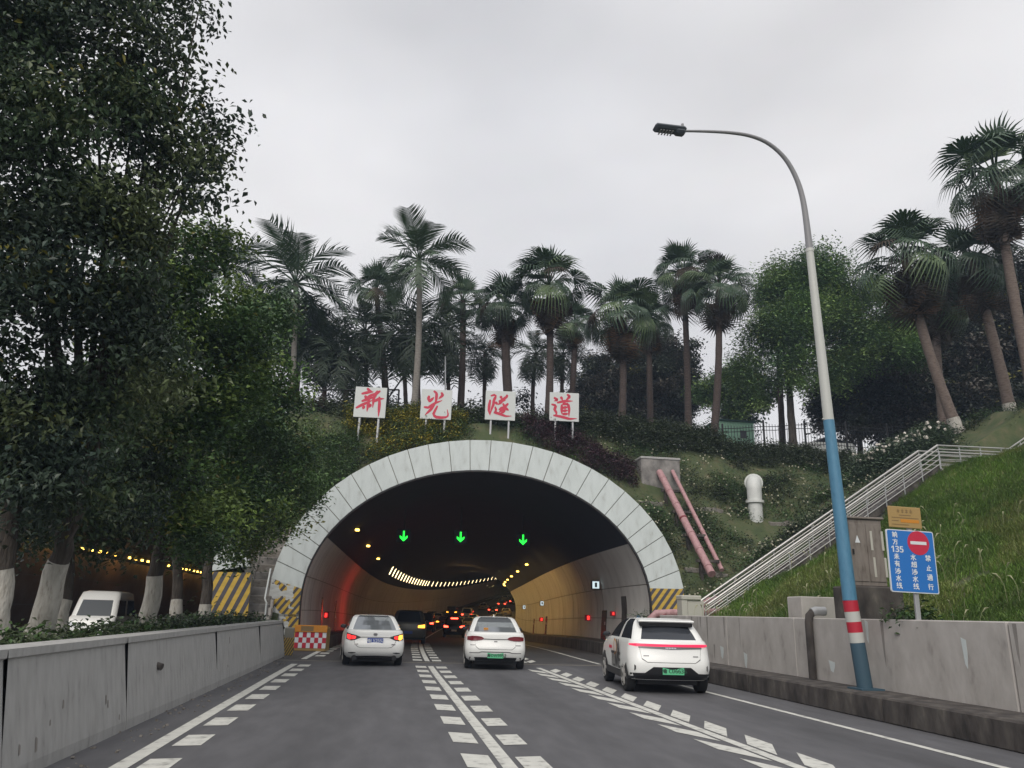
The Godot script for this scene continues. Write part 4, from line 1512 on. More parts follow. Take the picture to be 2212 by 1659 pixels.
	b1.bx(Vector3(-cw / 2 - 0.05, top, -0.5), Vector3(cw / 2 + 0.05, top + 0.05, 0.05), 0.012)
	obj("roof", b1, M.cabinet, cab)
	b1 = MB.new()
	b1.bx(Vector3(-cw / 2 - 0.12, -0.4, -0.6), Vector3(cw / 2 + 0.28, bot, 0.1), 0.03)
	obj("plinth", b1, M.dirty, cab)
	b1 = MB.new()
	b1.bx(Vector3(-cw / 2 - 0.07, bot, -0.2), Vector3(-cw / 2 - 0.03, top - 0.1, -0.12))
	obj("conduit", b1, M.pale_box, cab)
	# smooth concrete block beside it
	var s0 := Z(1730, 1288, -18.2)
	var s1 := Z(1810, 1340, -18.2)
	var sb := obj("wall_block", box_mesh(Vector3(s0.x, 1.3, -18.9), Vector3(s1.x, s0.y, -18.2), 0.02), M.concrete)
	tag(sb, "smooth grey concrete block on top of the retaining wall by the drain pipe", "block")
	# pale meter cabinet where the wall meets the stairs
	var m0 := Z(1478, 1296, -26.6)
	var m1 := Z(1522, 1340, -26.6)
	var mc := thing("meter_cabinet", "pale metal meter cabinet at the wall end by the stair foot", "cabinet", Vector3((m0.x + m1.x) / 2, m1.y, -26.6))
	var mw := m1.x - m0.x
	var mh := m0.y - m1.y
	b1 = MB.new()
	b1.bx(Vector3(-mw / 2, 0.06, -0.4), Vector3(mw / 2, mh, 0), 0.012)
	obj("body", b1, M.pale_box, mc)
	b1 = MB.new()
	b1.bx(Vector3(-mw / 2 - 0.1, 0.1, -0.45), Vector3(-mw / 2 + 0.1, mh + 0.06, 0.04), 0.012)
	obj("side_box", b1, M.pale_box, mc)
	b1 = MB.new()
	b1.bx(Vector3(-mw / 2 - 0.12, mh, -0.5), Vector3(mw / 2 - 0.1, mh + 0.16, 0.08), 0.03)
	obj("hood", b1, M.pale_box, mc)
	b1 = MB.new()
	b1.bx(Vector3(-mw / 2 + 0.12, 0.1, 0.0), Vector3(mw / 2 - 0.05, mh - 0.06, 0.015), 0.004)
	obj("door", b1, M.pale_box, mc)
	for x in [-0.25, 0.25]:
		b1 = MB.new()
		b1.bx(Vector3(x - 0.02, -0.5, -0.22), Vector3(x + 0.02, 0.06, -0.18))
		obj("leg", b1, M.grey_metal, mc)
	# broken stone edging courses showing on the slope
	for q in [[1385, 1098, 1430, 1100, -36.9], [1500, 1102, 1560, 1106, -36.8], [1660, 1118, 1740, 1125, -36.0], [1480, 1235, 1570, 1240, -32.8], [1420, 1178, 1440, 1235, -33.2]]:
		var a := Z(q[0], q[1], q[4])
		var e := Z(q[2], q[3], q[4])
		a.y = hill(a.x, a.z) - 0.1
		e.y = hill(e.x, e.z) - 0.1
		var st_ := thing("stone_edging", "pale stone edging laid bare on the slope " + {1385: "beside the arch, level with mid pipe", 1500: "between thin pink pipe and vent pipe", 1660: "below the white vent pipe", 1480: "under the lower ends of the pink pipes", 1420: "falling toward the arch foot"}[int(q[0])], "edging")
		var cnt := int(a.distance_to(e) / 0.3) + 1
		for k in cnt:
			b1 = MB.new()
			var m := a.lerp(e, (k + 0.5) / cnt)
			m.y = hill(m.x, m.z) - 0.02
			b1.box(Transform3D(Basis.from_euler(Vector3(rng.randf_range(-0.2, 0.2), rng.randf_range(-0.3, 0.3), rng.randf_range(-0.2, 0.2))), m), Vector3(0.3, 0.22, 0.3), 0.03)
			obj("stone", b1, M.grey_bark, st_)
	# mint site cabin behind the fence
	var g0 := Z(1552, 909, -53.0)
	var g1 := Z(1630, 950, -53.0)
	var gc := thing("site_cabin", "mint green ribbed metal cabin behind the iron fence", "cabin", Vector3((g0.x + g1.x) / 2, hill(g0.x, -53.0) - 0.2, -53.0))
	var gw := g1.x - g0.x
	var gh := g0.y - gc.position.y
	b1 = MB.new()
	b1.bx(Vector3(-gw / 2, 0, -2.2), Vector3(gw / 2, gh, 0))
	obj("walls", b1, M.mint, gc)
	for k in 13:
		b1 = MB.new()
		var x := -gw / 2 + gw * (k + 0.5) / 13.0
		b1.bx(Vector3(x - 0.05, 0, 0), Vector3(x + 0.05, gh - 0.1, 0.04), 0.008)
		obj("rib", b1, M.mint, gc)
	b1 = MB.new()
	b1.bx(Vector3(-gw / 2 - 0.1, gh, -2.4), Vector3(gw / 2 + 0.15, gh + 0.14, 0.12), 0.02)
	obj("roof", b1, M.dark_green, gc)
	b1 = MB.new()
	b1.bx(Vector3(0.3, gh - 1.25, 0.03), Vector3(0.75, gh - 0.65, 0.06))
	obj("window", b1, M.dark_glass, gc)
	# iron fence on the crest
	var fa := Z(1115, 905, -50.0)
	var fb := Z(2010, 930, -46.0)
	var fe := thing("iron_fence", "dark iron railing fence along the crest behind the palms", "fence")
	var len := fa.distance_to(fb)
	var nb := int(len / 0.2)
	var bar := MB.new()
	bar.bx(Vector3(-0.012, 0, -0.012), Vector3(0.012, 1.75, 0.012))
	var pole := MB.new()
	pole.bx(Vector3(-0.05, 0, -0.05), Vector3(0.05, 1.95, 0.05))
	var bm := bar.mesh()
	var pm := pole.mesh()
	for k in nb + 1:
		var q := fa.lerp(fb, float(k) / nb)
		q.y = hill(q.x, q.z) + 0.75
		if k % 14 == 0:
			obj("post", pm, M.iron, fe, q)
		else:
			obj("bar", bm, M.iron, fe, q)
	for hgt in [0.2, 1.35, 1.6]:
		b1 = MB.new()
		for k in 24:
			var q := fa.lerp(fb, k / 24.0)
			var r := fa.lerp(fb, (k + 1) / 24.0)
			q.y = hill(q.x, q.z) + 0.75 + hgt
			r.y = hill(r.x, r.z) + 0.75 + hgt
			b1.tube([q, r], [0.025, 0.025], 5)
		obj("rail", b1, M.iron, fe)
	# metal frame and stay pole left of the first board
	var gf := thing("metal_frame", "thin dark goal shaped metal frame behind the first name board", "frame")
	var h0 := Z(680, 842, -46.0)
	var h1 := Z(862, 842, -46.0)
	var lo := Z(680, 960, -46.0).y
	for seg in [[h0, h1], [h0, Vector3(h0.x, lo, -46)], [h1, Vector3(h1.x, lo, -46)]]:
		b1 = MB.new()
		b1.tube([seg[0], seg[1]], [0.06, 0.06], 6)
		obj("frame_tube", b1, M.iron, gf)
	var dp := obj("stay_pole", tube_mesh([Z(825, 880, -47.0), Z(905, 765, -47.0)], 0.05), M.iron)
	tag(dp, "thin leaning stay pole behind the first name board", "pole")
	var lp := obj("thin_mast", tube_mesh([Z(962, 960, -44.0), Z(962, 770, -44.0)], 0.05), M.grey_metal)
	tag(lp, "slim grey mast standing behind the second name board", "pole")

func box_mesh(a: Vector3, b: Vector3, bev := 0.0) -> MB:
	var m := MB.new()
	m.bx(a, b, bev)
	return m
func tube_mesh(p: Array, r: float) -> MB:
	var m := MB.new()
	var rr := []
	for i in p.size():
		rr.append(r)
	m.tube(p, rr, 8)
	return m

# ---------------------------------------------------------------- street lamp
func build_lamp() -> void:
	var z := -14.6
	var t := thing("street_lamp", "tall street lamp with curved arm, white above blue, red and white bands", "street lamp")
	var P := func(px: float, py: float) -> Vector3: return Z(px, py, z)
	var seg := func(called: String, a: Vector3, b: Vector3, ra: float, rb: float, m: Material) -> void:
		var q := MB.new()
		q.tube([a, a.lerp(b, 0.5), b], [ra, (ra + rb) / 2, rb], 16)
		obj(called, q, m, t)
	seg.call("foot", P.call(1872, 1506), P.call(1852, 1388), 0.145, 0.14, M.pole_foot)
	seg.call("white_band", P.call(1852, 1388), P.call(1848, 1366), 0.142, 0.142, M.pole_white)
	seg.call("red_band", P.call(1848, 1366), P.call(1844, 1343), 0.142, 0.142, M.red_paint)
	seg.call("white_band", P.call(1844, 1343), P.call(1840, 1321), 0.142, 0.142, M.pole_white)
	seg.call("red_band", P.call(1840, 1321), P.call(1836, 1297), 0.142, 0.142, M.red_paint)
	seg.call("blue_shaft", P.call(1836, 1297), P.call(1790, 908), 0.138, 0.112, M.pole_blue)
	seg.call("white_shaft", P.call(1790, 908), P.call(1749, 541), 0.108, 0.082, M.pole_white)
	seg.call("collar", P.call(1749.5, 545), P.call(1749, 538), 0.09, 0.09, M.pole_white)
	var pts := []
	var rad := []
	var cv := Curve3D.new()
	for q in [[1749, 541], [1742, 480], [1733, 425], [1718, 380], [1694, 340], [1660, 310], [1622, 294], [1580, 287], [1530, 284], [1478, 283]]:
		cv.add_point(P.call(q[0], q[1]))
	for i in cv.point_count:
		var tg: Vector3 = (cv.get_point_position(mini(i + 1, cv.point_count - 1)) - cv.get_point_position(maxi(i - 1, 0))) * 0.17
		cv.set_point_in(i, -tg)
		cv.set_point_out(i, tg)
	var L := cv.get_baked_length()
	for i in 41:
		pts.append(cv.sample_baked(L * i / 40.0))
		rad.append(lerpf(0.08, 0.028, pow(i / 40.0, 0.8)))
	var b := MB.new()
	b.tube(pts, rad, 14)
	obj("curved_arm", b, M.pole_grey, t)
	var h0: Vector3 = P.call(1480, 279)
	var h1: Vector3 = P.call(1413, 279)
	var w := h0.x - h1.x
	b = MB.new()
	b.box(Transform3D(Basis(), (h0 + h1) * 0.5), Vector3(w, 0.12, 0.3), 0.05)
	b.box(Transform3D(Basis(), h1 + Vector3(w * 0.82, 0, 0)), Vector3(w * 0.34, 0.135, 0.24), 0.05)
	var hd := obj("lamp_head", b, M.lamp_head, t)
	for k in 5:
		b = MB.new()
		b.bx(h1 + Vector3(0.12 + k * 0.07, -0.063, -0.1), h1 + Vector3(0.15 + k * 0.07, -0.05, 0.1))
		obj("led_strip", b, M.pole_grey, hd)
	b = MB.new()
	b.tube([h0 + Vector3(-0.06, 0.04, 0), h0 + Vector3(-0.06, 0.13, 0)], [0.03, 0.03], 10)
	obj("sensor", b, M.pole_grey, hd)
	b = MB.new()
	b.tube([P.call(1789, 904), P.call(1776, 905)], [0.02, 0.014], 6)
	obj("bracket", b, M.pole_white, t)
	var ft: Vector3 = P.call(1872, 1500)
	b = MB.new()
	b.bx(Vector3(ft.x - 0.24, 0.40, z - 0.24), Vector3(ft.x + 0.24, 0.44, z + 0.24))
	obj("base_plate", b, M.pole_foot, t)

# ---------------------------------------------------------------- cars
# a body is a stack of rounded plan outlines: [height, half width, rear z, front z, corner radius, bow]
func half_outline(lv: Array) -> PackedVector2Array:
	var w: float = lv[1]; var zr: float = lv[2]; var zf: float = lv[3]; var r: float = lv[4]; var bow: float = lv[5]
	var q := PackedVector2Array()
	for i in 6:
		var x := (w - r) * i / 5.0
		q.append(Vector2(x, zr - bow * pow(x / w, 2.0)))
	var zc := zr - bow * pow((w - r) / w, 2.0)
	for i in range(1, 6):
		var a := PI * 0.5 * i / 5.0
		q.append(Vector2(w - r + r * sin(a), zc - r + r * cos(a)))
	var zfc := zf + bow * 0.8
	for i in range(1, 10):
		var u := i / 10.0
		var z := lerpf(zc - r, zfc + r, u)
		q.append(Vector2(w + 0.02 * sin(u * PI) - 0.01 * u, z))
	for i in range(0, 6):
		var a := PI * 0.5 * i / 5.0
		q.append(Vector2(w - r + r * cos(a) - 0.01, zfc + r - r * sin(a)))
	for i in range(1, 6):
		var x := (w - r - 0.01) * (1.0 - i / 5.0)
		q.append(Vector2(x, zf + bow * 0.8 * pow(x / w, 2.0)))
	return q
func outline(lv: Array) -> PackedVector3Array:
	var h := half_outline(lv)
	var o := PackedVector3Array()
	for p in h:
		o.append(Vector3(p.x, lv[0], p.y))
	for i in range(h.size() - 2, 0, -1):
		o.append(Vector3(-h[i].x, lv[0], h[i].y))
	return o
func level_at(levels: Array, y: float) -> Array:
	for i in levels.size() - 1:
		if y <= levels[i + 1][0]:
			var u := clampf((y - levels[i][0]) / (levels[i + 1][0] - levels[i][0]), 0.0, 1.0)
			var o := []
			for k in 6:
				o.append(lerpf(levels[i][k], levels[i + 1][k], u))
			return o
	return levels[levels.size() - 1]
func rear_z(levels: Array, x: float, y: float) -> float:
	var l := level_at(levels, y)
	var ax := absf(x)
	var w: float = l[1]; var r: float = l[4]
	if ax <= w - r:
		return l[2] - l[5] * pow(ax / w, 2.0)
	var zc: float = l[2] - l[5] * pow((w - r) / w, 2.0)
	var u := clampf((ax - (w - r)) / r, 0.0, 0.995)
	return zc - r + r * sqrt(1.0 - u * u)
# a thin patch that follows the rear face between two edge curves given as [x, top y, bottom y]
func rear_patch(levels: Array, st_: Array, proud := 0.012) -> MB:
	var b := MB.new()
	var rows := []
	var pts := []
	for i in st_.size() - 1:
		for k in 4:
			var u := k / 4.0
			pts.append([lerpf(st_[i][0], st_[i + 1][0], u), lerpf(st_[i][1], st_[i + 1][1], u), lerpf(st_[i][2], st_[i + 1][2], u)])
	pts.append(st_[st_.size() - 1])
	var outr := []
	var inr := []
	for j in 5:
		var ro := PackedVector3Array()
		var ri := PackedVector3Array()
		for p in pts:
			var y := lerpf(p[2], p[1], j / 4.0)
			var z := rear_z(levels, p[0], y)
			ro.append(Vector3(p[0], y, z + proud)); ri.append(Vector3(p[0], y, z - 0.02))
		outr.append(ro); inr.append(ri)
	b.grid(outr)
	b.grid([inr[0], outr[0]])
	b.grid([outr[4], inr[4]])
	var n := pts.size()
	for e in [0, n - 1]:
		var A := PackedVector3Array(); var B := PackedVector3Array()
		for j in 5:
			A.append(outr[j][e]); B.append(inr[j][e])
		b.grid([A, B], false, e != 0)
	return b
func mirror(st_: Array) -> Array:
	var o := []
	for i in range(st_.size() - 1, -1, -1):
		o.append([-st_[i][0], st_[i][1], st_[i][2]])
	return o

func wheel(t: Node3D, x: float, z: float, r: float, side: float) -> void:
	var w := Node3D.new()
	w.name = "wheel"
	t.add_child(w, true)
	w.position = Vector3(x, r, z)
	var hw := 0.11
	var b := MB.new()
	var rows := []
	for q in [[-hw, r * 0.62], [-hw, r * 0.9], [-hw * 0.8, r], [hw * 0.8, r], [hw, r * 0.9], [hw, r * 0.62]]:
		var a := PackedVector3Array()
		for i in 24:
			a.append(Vector3(q[0], q[1] * cos(TAU * i / 24), q[1] * sin(TAU * i / 24)))
		rows.append(a)
	b.grid(rows, true, true)
	for s in [-1.0, 1.0]:
		for i in 24:
			var p := Vector3(hw * s * 0.55, r * 0.64 * cos(TAU * i / 24), r * 0.64 * sin(TAU * i / 24))
			var q := Vector3(hw * s * 0.55, r * 0.64 * cos(TAU * (i + 1) / 24), r * 0.64 * sin(TAU * (i + 1) / 24))
			b.tri(Vector3(hw * s * 0.55, 0, 0), p, q)
	obj("tyre", b, M.rubber, w)
	b = MB.new()
	var xo := hw * side * 1.02
	for k in 5:
		var a := TAU * k / 5 + 0.3
		var d := Vector3(0, cos(a), sin(a))
		var e := Vector3(0, -sin(a), cos(a))
		b.box(Transform3D(Basis(Vector3(1, 0, 0), d, e), Vector3(xo, 0, 0) + d * r * 0.33), Vector3(0.03, r * 0.62, 0.07), 0.008)
	b.tube([Vector3(xo - 0.015, 0, 0), Vector3(xo + 0.02, 0, 0)], [r * 0.16, r * 0.14], 10)
	var rr := []
	for q in [[xo - 0.02, r * 0.6], [xo + 0.015 * side, r * 0.6], [xo + 0.015 * side, r * 0.66], [xo - 0.02, r * 0.66]]:
		var a := PackedVector3Array()
		for i in 24:
			a.append(Vector3(q[0], q[1] * cos(TAU * i / 24), q[1] * sin(TAU * i / 24)))
		rr.append(a)
	b.grid(rr, true, true)
	obj("rim", b, M.rim, w)

func car_shell(t: Node3D, body: Array, cabin: Array, paint: Material, glass: Material, wheel_r: float, axles: Array, track: float) -> void:
	var b := MB.new()
	var rows := []
	for l in body:
		rows.append(outline(l))
	b.grid(rows, true, true)
	# deck and floor
	for e in [0, rows.size() - 1]:
		var h := half_outline(body[e])
		for i in h.size() - 1:
			var y: float = body[e][0]
			var A := Vector3(h[i].x, y, h[i].y); var B := Vector3(h[i + 1].x, y, h[i + 1].y)
			var C := Vector3(-h[i + 1].x, y, h[i + 1].y); var D := Vector3(-h[i].x, y, h[i].y)
			if e == 0:
				b.quad(A, B, C, D)
			else:
				b.quad(D, C, B, A)
	obj("body", b, paint, t)
	# cabin: roof and pillars in paint, glass between
	var roof := MB.new()
	var rw := MB.new(); var ws := MB.new(); var sl := MB.new(); var sr := MB.new()
	var cr := []
	for l in cabin:
		cr.append(outline(l))
	var C: int = cr[0].size()
	var H := half_outline(cabin[0]).size()
	var last := cr.size() - 1
	for i in last:
		for j in C:
			var k := (j + 1) % C
			var jj := j if j < H - 1 else C - 1 - j
			var q := [cr[i][k], cr[i][j], cr[i + 1][j], cr[i + 1][k]]
			var tgt := roof
			if i < last - 1:
				if jj < 5:
					tgt = rw
				elif jj >= 25:
					tgt = ws
				elif jj >= 9 and jj <= 20 and jj != 14:
					tgt = sl if j >= H - 1 else sr
			tgt.quad(q[0], q[1], q[2], q[3])
	var hh := half_outline(cabin[last])
	for i in hh.size() - 1:
		var y: float = cabin[last][0]
		roof.quad(Vector3(-hh[i].x, y, hh[i].y), Vector3(-hh[i + 1].x, y, hh[i + 1].y), Vector3(hh[i + 1].x, y, hh[i + 1].y), Vector3(hh[i].x, y, hh[i].y))
	obj("roof", roof, paint, t)
	obj("rear_window", rw, glass, t)
	obj("windscreen", ws, glass, t)
	obj("side_windows", sl, M.dark_glass, t)
	obj("side_windows", sr, M.dark_glass, t)
	# wheels with dark arches
	for z in axles:
		for s in [-1.0, 1.0]:
			var ar := MB.new()
			var l := level_at(body, wheel_r + 0.15)
			var xx: float = (l[1] + 0.012) * s
			for i in 20:
				var a0 := PI * (i - 1) / 18.0
				var a1 := PI * i / 18.0
				var R := wheel_r + 0.06
				var p := Vector3(xx, maxf(0.2, wheel_r + R * sin(a0)), z + R * cos(a0))
				var q := Vector3(xx, maxf(0.2, wheel_r + R * sin(a1)), z + R * cos(a1))
				if s > 0:
					ar.tri(Vector3(xx, wheel_r, z), q, p)
				else:
					ar.tri(Vector3(xx, wheel_r, z), p, q)
			obj("wheel_arch", ar, M.black, t)
			wheel(t, track * s, z, wheel_r, s)
	b = MB.new()
	var bl: Array = body[0]
	b.bx(Vector3(-bl[1] * 0.82, bl[0] - 0.12, bl[3] + 0.5), Vector3(bl[1] * 0.82, bl[0] + 0.02, bl[2] - 0.35))
	obj("underbody", b, M.black, t)
	for s in [-1.0, 1.0]:
		b = MB.new()
		var mz: float = cabin[0][3] + 0.45
		var mw: float = body[body.size() - 3][1] + 0.05
		b.box(Transform3D(Basis(), Vector3(mw * s, cabin[0][0] + 0.05, mz)), Vector3(0.2, 0.12, 0.1), 0.04)
		obj("mirror", b, M.cabin_dark, t)

func plate_on(t: Node3D, levels: Array, x: float, y: float, w: float, h: float, pm: Material, tm: Material, word: String, glyph: String) -> void:
	var z := rear_z(levels, x, y) + 0.02
	var b := MB.new()
	b.bx(Vector3(x - w / 2, y - h / 2, z - 0.03), Vector3(x + w / 2, y + h / 2, z))
	var pl := obj("number_plate", b, pm, t)
	var g := obj("plate_character", stroke_mesh(glyph, h * 0.62, h * 0.09), tm, pl)
	g.position = Vector3(x - w * 0.40, y, z)
	var tx := obj("plate_number", text_mesh(word, h * 0.58), tm, pl)
	tx.position = Vector3(x + w * 0.08, y, z + 0.002)

const YUE := "10,18 90,18; 10,18 10,52; 90,18 90,52; 10,52 90,52; 50,4 50,50; 22,34 78,34; 5,64 95,64; 38,64 32,80 76,80 72,96 58,92"

func build_cars() -> void:
	# ---- white sedan in the left lane
	var body := [[0.24, 0.80, 2.12, -2.2, 0.3, 0.1], [0.32, 0.88, 2.27, -2.36, 0.32, 0.12], [0.44, 0.905, 2.33, -2.42, 0.32, 0.13], [0.60, 0.915, 2.34, -2.4, 0.33, 0.14], [0.70, 0.915, 2.30, -2.35, 0.33, 0.15], [0.80, 0.905, 2.26, -2.22, 0.33, 0.16], [0.92, 0.885, 2.25, -1.95, 0.33, 0.17], [1.00, 0.86, 2.25, -1.6, 0.33, 0.18], [1.035, 0.84, 2.22, -1.35, 0.33, 0.18], [1.05, 0.80, 2.1, -1.2, 0.33, 0.18]]
	var cabin := [[1.04, 0.82, 1.78, -1.2, 0.15, 0.12], [1.18, 0.775, 1.52, -0.86, 0.15, 0.12], [1.32, 0.715, 1.22, -0.5, 0.15, 0.11], [1.42, 0.67, 0.98, -0.2, 0.15, 0.1], [1.465, 0.60, 0.78, 0.05, 0.15, 0.09], [1.485, 0.42, 0.4, 0.2, 0.15, 0.06]]
	var rear := G(803, 1436)
	var t := thing("white_sedan", "white sedan with blue number plate and right blinker lit, in the lane beside the barrier", "car", rear + Vector3(-0.1, 0, -1.45), 0.07)
	car_shell(t, body, cabin, M.white_car, M.glass, 0.325, [1.4, -1.42], 0.8)
	var lt := [[0.52, 0.855, 0.80], [0.62, 0.87, 0.785], [0.74, 0.905, 0.77], [0.83, 0.93, 0.785], [0.868, 0.945, 0.82]]
	for s in [0, 1]:
		var a := [[0.58, 0.865, 0.80], [0.64, 0.875, 0.785], [0.70, 0.885, 0.775]]
		var e := [[0.715, 0.885, 0.775], [0.77, 0.91, 0.765], [0.84, 0.92, 0.805]]
		var hz := [[0.42, 0.84, 0.832], [0.6, 0.9, 0.755], [0.72, 0.925, 0.738], [0.862, 0.965, 0.775]]
		obj("lamp_surround", rear_patch(body, hz if s == 0 else mirror(hz), 0.008), M.black, t)
		obj("inner_tail_light", rear_patch(body, a if s == 0 else mirror(a), 0.016), M.tail_lit, t)
		obj("outer_tail_light", rear_patch(body, e if s == 0 else mirror(e), 0.018), M.tail_lit if s == 1 else M.amber, t)
		var rf := [[0.56, 0.40, 0.385], [0.66, 0.405, 0.365], [0.78, 0.395, 0.375]]
		obj("reflector", rear_patch(body, rf if s == 0 else mirror(rf), 0.01), M.cabin_dark, t)
		var bd := [[0.5, 0.655, 0.62], [0.62, 0.655, 0.62]]
		obj("badge", rear_patch(body, bd if s == 0 else mirror(bd), 0.008), M.badge, t)
		var ex := MB.new()
		var sx := 0.6 if s == 0 else -0.6
		ex.tube([Vector3(sx, 0.25, 2.0), Vector3(sx, 0.25, 2.3)], [0.075, 0.075], 12)
		obj("exhaust", ex, M.black, t)
	obj("chrome_strip", rear_patch(body, [[-0.56, 0.845, 0.832], [0, 0.85, 0.838], [0.56, 0.845, 0.832]], 0.014), M.seam, t)
	obj("emblem", rear_patch(body, [[-0.06, 0.945, 0.9], [-0.03, 0.96, 0.885], [0.03, 0.96, 0.885], [0.06, 0.945, 0.9]], 0.012), M.badge, t)
	obj("lower_valance", rear_patch(body, [[-0.62, 0.29, 0.245], [0, 0.31, 0.245], [0.62, 0.29, 0.245]], 0.012), M.black, t)
	for q in [[[-0.63, 0.745, 0.72], [-0.58, 0.63, 0.61], [-0.5, 0.565, 0.55], [-0.4, 0.545, 0.535], [0.4, 0.545, 0.535], [0.5, 0.565, 0.55], [0.58, 0.63, 0.61], [0.63, 0.745, 0.72]]]:
		obj("boot_seam", rear_patch(body, q, 0.004), M.seam, t)
	plate_on(t, body, 0.0, 0.745, 0.47, 0.15, M.plate_blue, M.plate_text, "N V2552", YUE)
	# ---- white sedan in the middle lane
	body = [[0.26, 0.80, 2.15, -2.2, 0.28, 0.1], [0.33, 0.88, 2.24, -2.36, 0.3, 0.12], [0.46, 0.91, 2.30, -2.42, 0.3, 0.13], [0.58, 0.92, 2.33, -2.4, 0.3, 0.14], [0.68, 0.92, 2.30, -2.35, 0.3, 0.15], [0.80, 0.915, 2.25, -2.22, 0.3, 0.16], [0.92, 0.90, 2.23, -1.95, 0.3, 0.17], [1.02, 0.87, 2.24, -1.6, 0.3, 0.18], [1.07, 0.84, 2.20, -1.35, 0.3, 0.18], [1.085, 0.79, 2.05, -1.2, 0.3, 0.18]]
	cabin = [[1.075, 0.81, 1.92, -1.15, 0.15, 0.12], [1.22, 0.765, 1.60, -0.8, 0.15, 0.12], [1.36, 0.71, 1.26, -0.45, 0.15, 0.11], [1.46, 0.66, 0.98, -0.2, 0.15, 0.1], [1.51, 0.58, 0.74, 0.05, 0.15, 0.09], [1.53, 0.40, 0.4, 0.2, 0.15, 0.06]]
	rear = (G(1006, 1441) + G(1128, 1447)) * 0.5
	t = thing("pale_sedan", "white sedan with green number plate and unlit dark tail lamps, in the middle lane", "car", rear + Vector3(0.13, 0, -1.42), -0.09)
	car_shell(t, body, cabin, M.white_car, M.glass, 0.325, [1.42, -1.4], 0.8)
	for s in [0, 1]:
		var a := [[0.36, 0.905, 0.875], [0.42, 0.945, 0.855], [0.56, 0.965, 0.835], [0.72, 0.965, 0.83], [0.86, 0.945, 0.845]]
		obj("tail_light", rear_patch(body, a if s == 0 else mirror(a), 0.016), M.tail_red, t)
		var bd := [[0.6, 0.72, 0.7], [0.76, 0.72, 0.7]]
		obj("badge", rear_patch(body, bd if s == 0 else mirror(bd), 0.008), M.badge, t)
	obj("light_bar", rear_patch(body, [[-0.38, 0.895, 0.872], [0, 0.89, 0.868], [0.38, 0.895, 0.872]], 0.014), M.seam, t)
	obj("bumper_crease", rear_patch(body, [[-0.78, 0.50, 0.478], [-0.5, 0.50, 0.478], [-0.42, 0.53, 0.505], [0.42, 0.53, 0.505], [0.5, 0.50, 0.478], [0.78, 0.50, 0.478]], 0.006), M.badge, t)
	obj("emblem", rear_patch(body, [[-0.05, 0.83, 0.8], [0.05, 0.83, 0.8]], 0.01), M.badge, t)
	obj("boot_seam", rear_patch(body, [[-0.62, 0.84, 0.815], [-0.6, 0.68, 0.66], [-0.5, 0.6, 0.585], [0.5, 0.6, 0.585], [0.6, 0.68, 0.66], [0.62, 0.84, 0.815]], 0.004), M.seam, t)
	obj("lower_valance", rear_patch(body, [[-0.78, 0.36, 0.262], [0, 0.37, 0.262], [0.78, 0.36, 0.262]], 0.012), M.black, t)
	var rl := level_at(cabin, 1.2)
	var st_ := MB.new()
	st_.bx(Vector3(-0.36, 1.14, 1.735), Vector3(-0.22, 1.20, 1.76))
	obj("window_sticker", st_, M.orange, t)
	var fin := MB.new()
	fin.plate(PackedVector2Array([Vector2(0, 0), Vector2(0.2, 0), Vector2(0.05, 0.09)]), Transform3D(Basis(Vector3(0, 0, 1), Vector3.UP, Vector3(-1, 0, 0)), Vector3(0.015, 1.5, 0.3)), 0.03)
	obj("roof_antenna", fin, M.white_car, t)
	plate_on(t, body, 0.0, 0.42, 0.48, 0.15, M.plate_green, M.plate_dark, "A DW9952", YUE)
	# ---- white hatchback on the right
	body = [[0.30, 0.84, 2.0, -2.0, 0.3, 0.1], [0.38, 0.91, 2.10, -2.12, 0.3, 0.12], [0.56, 0.935, 2.15, -2.18, 0.3, 0.13], [0.72, 0.94, 2.13, -2.16, 0.3, 0.14], [0.80, 0.94, 2.09, -2.1, 0.3, 0.15], [0.95, 0.93, 2.06, -2.0, 0.3, 0.16], [1.06, 0.91, 2.05, -1.75, 0.3, 0.17], [1.13, 0.88, 2.03, -1.5, 0.3, 0.17], [1.16, 0.84, 1.97, -1.3, 0.3, 0.17]]
	cabin = [[1.15, 0.84, 1.95, -1.35, 0.2, 0.14], [1.30, 0.79, 1.80, -1.05, 0.2, 0.14], [1.44, 0.735, 1.62, -0.75, 0.2, 0.13], [1.53, 0.69, 1.52, -0.5, 0.2, 0.12], [1.60, 0.62, 1.40, -0.25, 0.2, 0.11], [1.625, 0.42, 1.1, 0.0, 0.18, 0.1]]
	var rL := G(1366, 1489)
	var rR := G(1508, 1500)
	var ax := (rR - rL)
	var turn := -0.11
	rear = (rL + rR) * 0.5
	t = thing("white_hatchback", "white electric hatchback with a full width red light bar and gold ring decal", "car", rear + Vector3(-sin(turn) * 1.32, 0, -cos(turn) * 1.32), turn)
	car_shell(t, body, cabin, M.white_car, M.dark_glass, 0.36, [1.32, -1.36], 0.83)
	var sp := MB.new()
	sp.box(Transform3D(Basis.from_euler(Vector3(0.1, 0, 0)), Vector3(0, 1.57, 1.56)), Vector3(1.3, 0.05, 0.34), 0.02)
	obj("roof_spoiler", sp, M.white_car, t)
	sp = MB.new()
	sp.box(Transform3D(Basis.from_euler(Vector3(0.3, 0, 0)), Vector3(0, 1.49, 1.62)), Vector3(1.24, 0.1, 0.12), 0.02)
	obj("spoiler_lip", sp, M.black, t)
	obj("light_bar", rear_patch(body, [[-0.9, 1.06, 1.03], [-0.75, 1.07, 1.012], [0, 1.06, 1.012], [0.75, 1.07, 1.012], [0.9, 1.06, 1.03]], 0.016), M.tail_pink, t)
	obj("badge_strip", rear_patch(body, [[-0.72, 1.01, 0.975], [0, 1.01, 0.95], [0.72, 1.01, 0.975]], 0.01), M.badge, t)
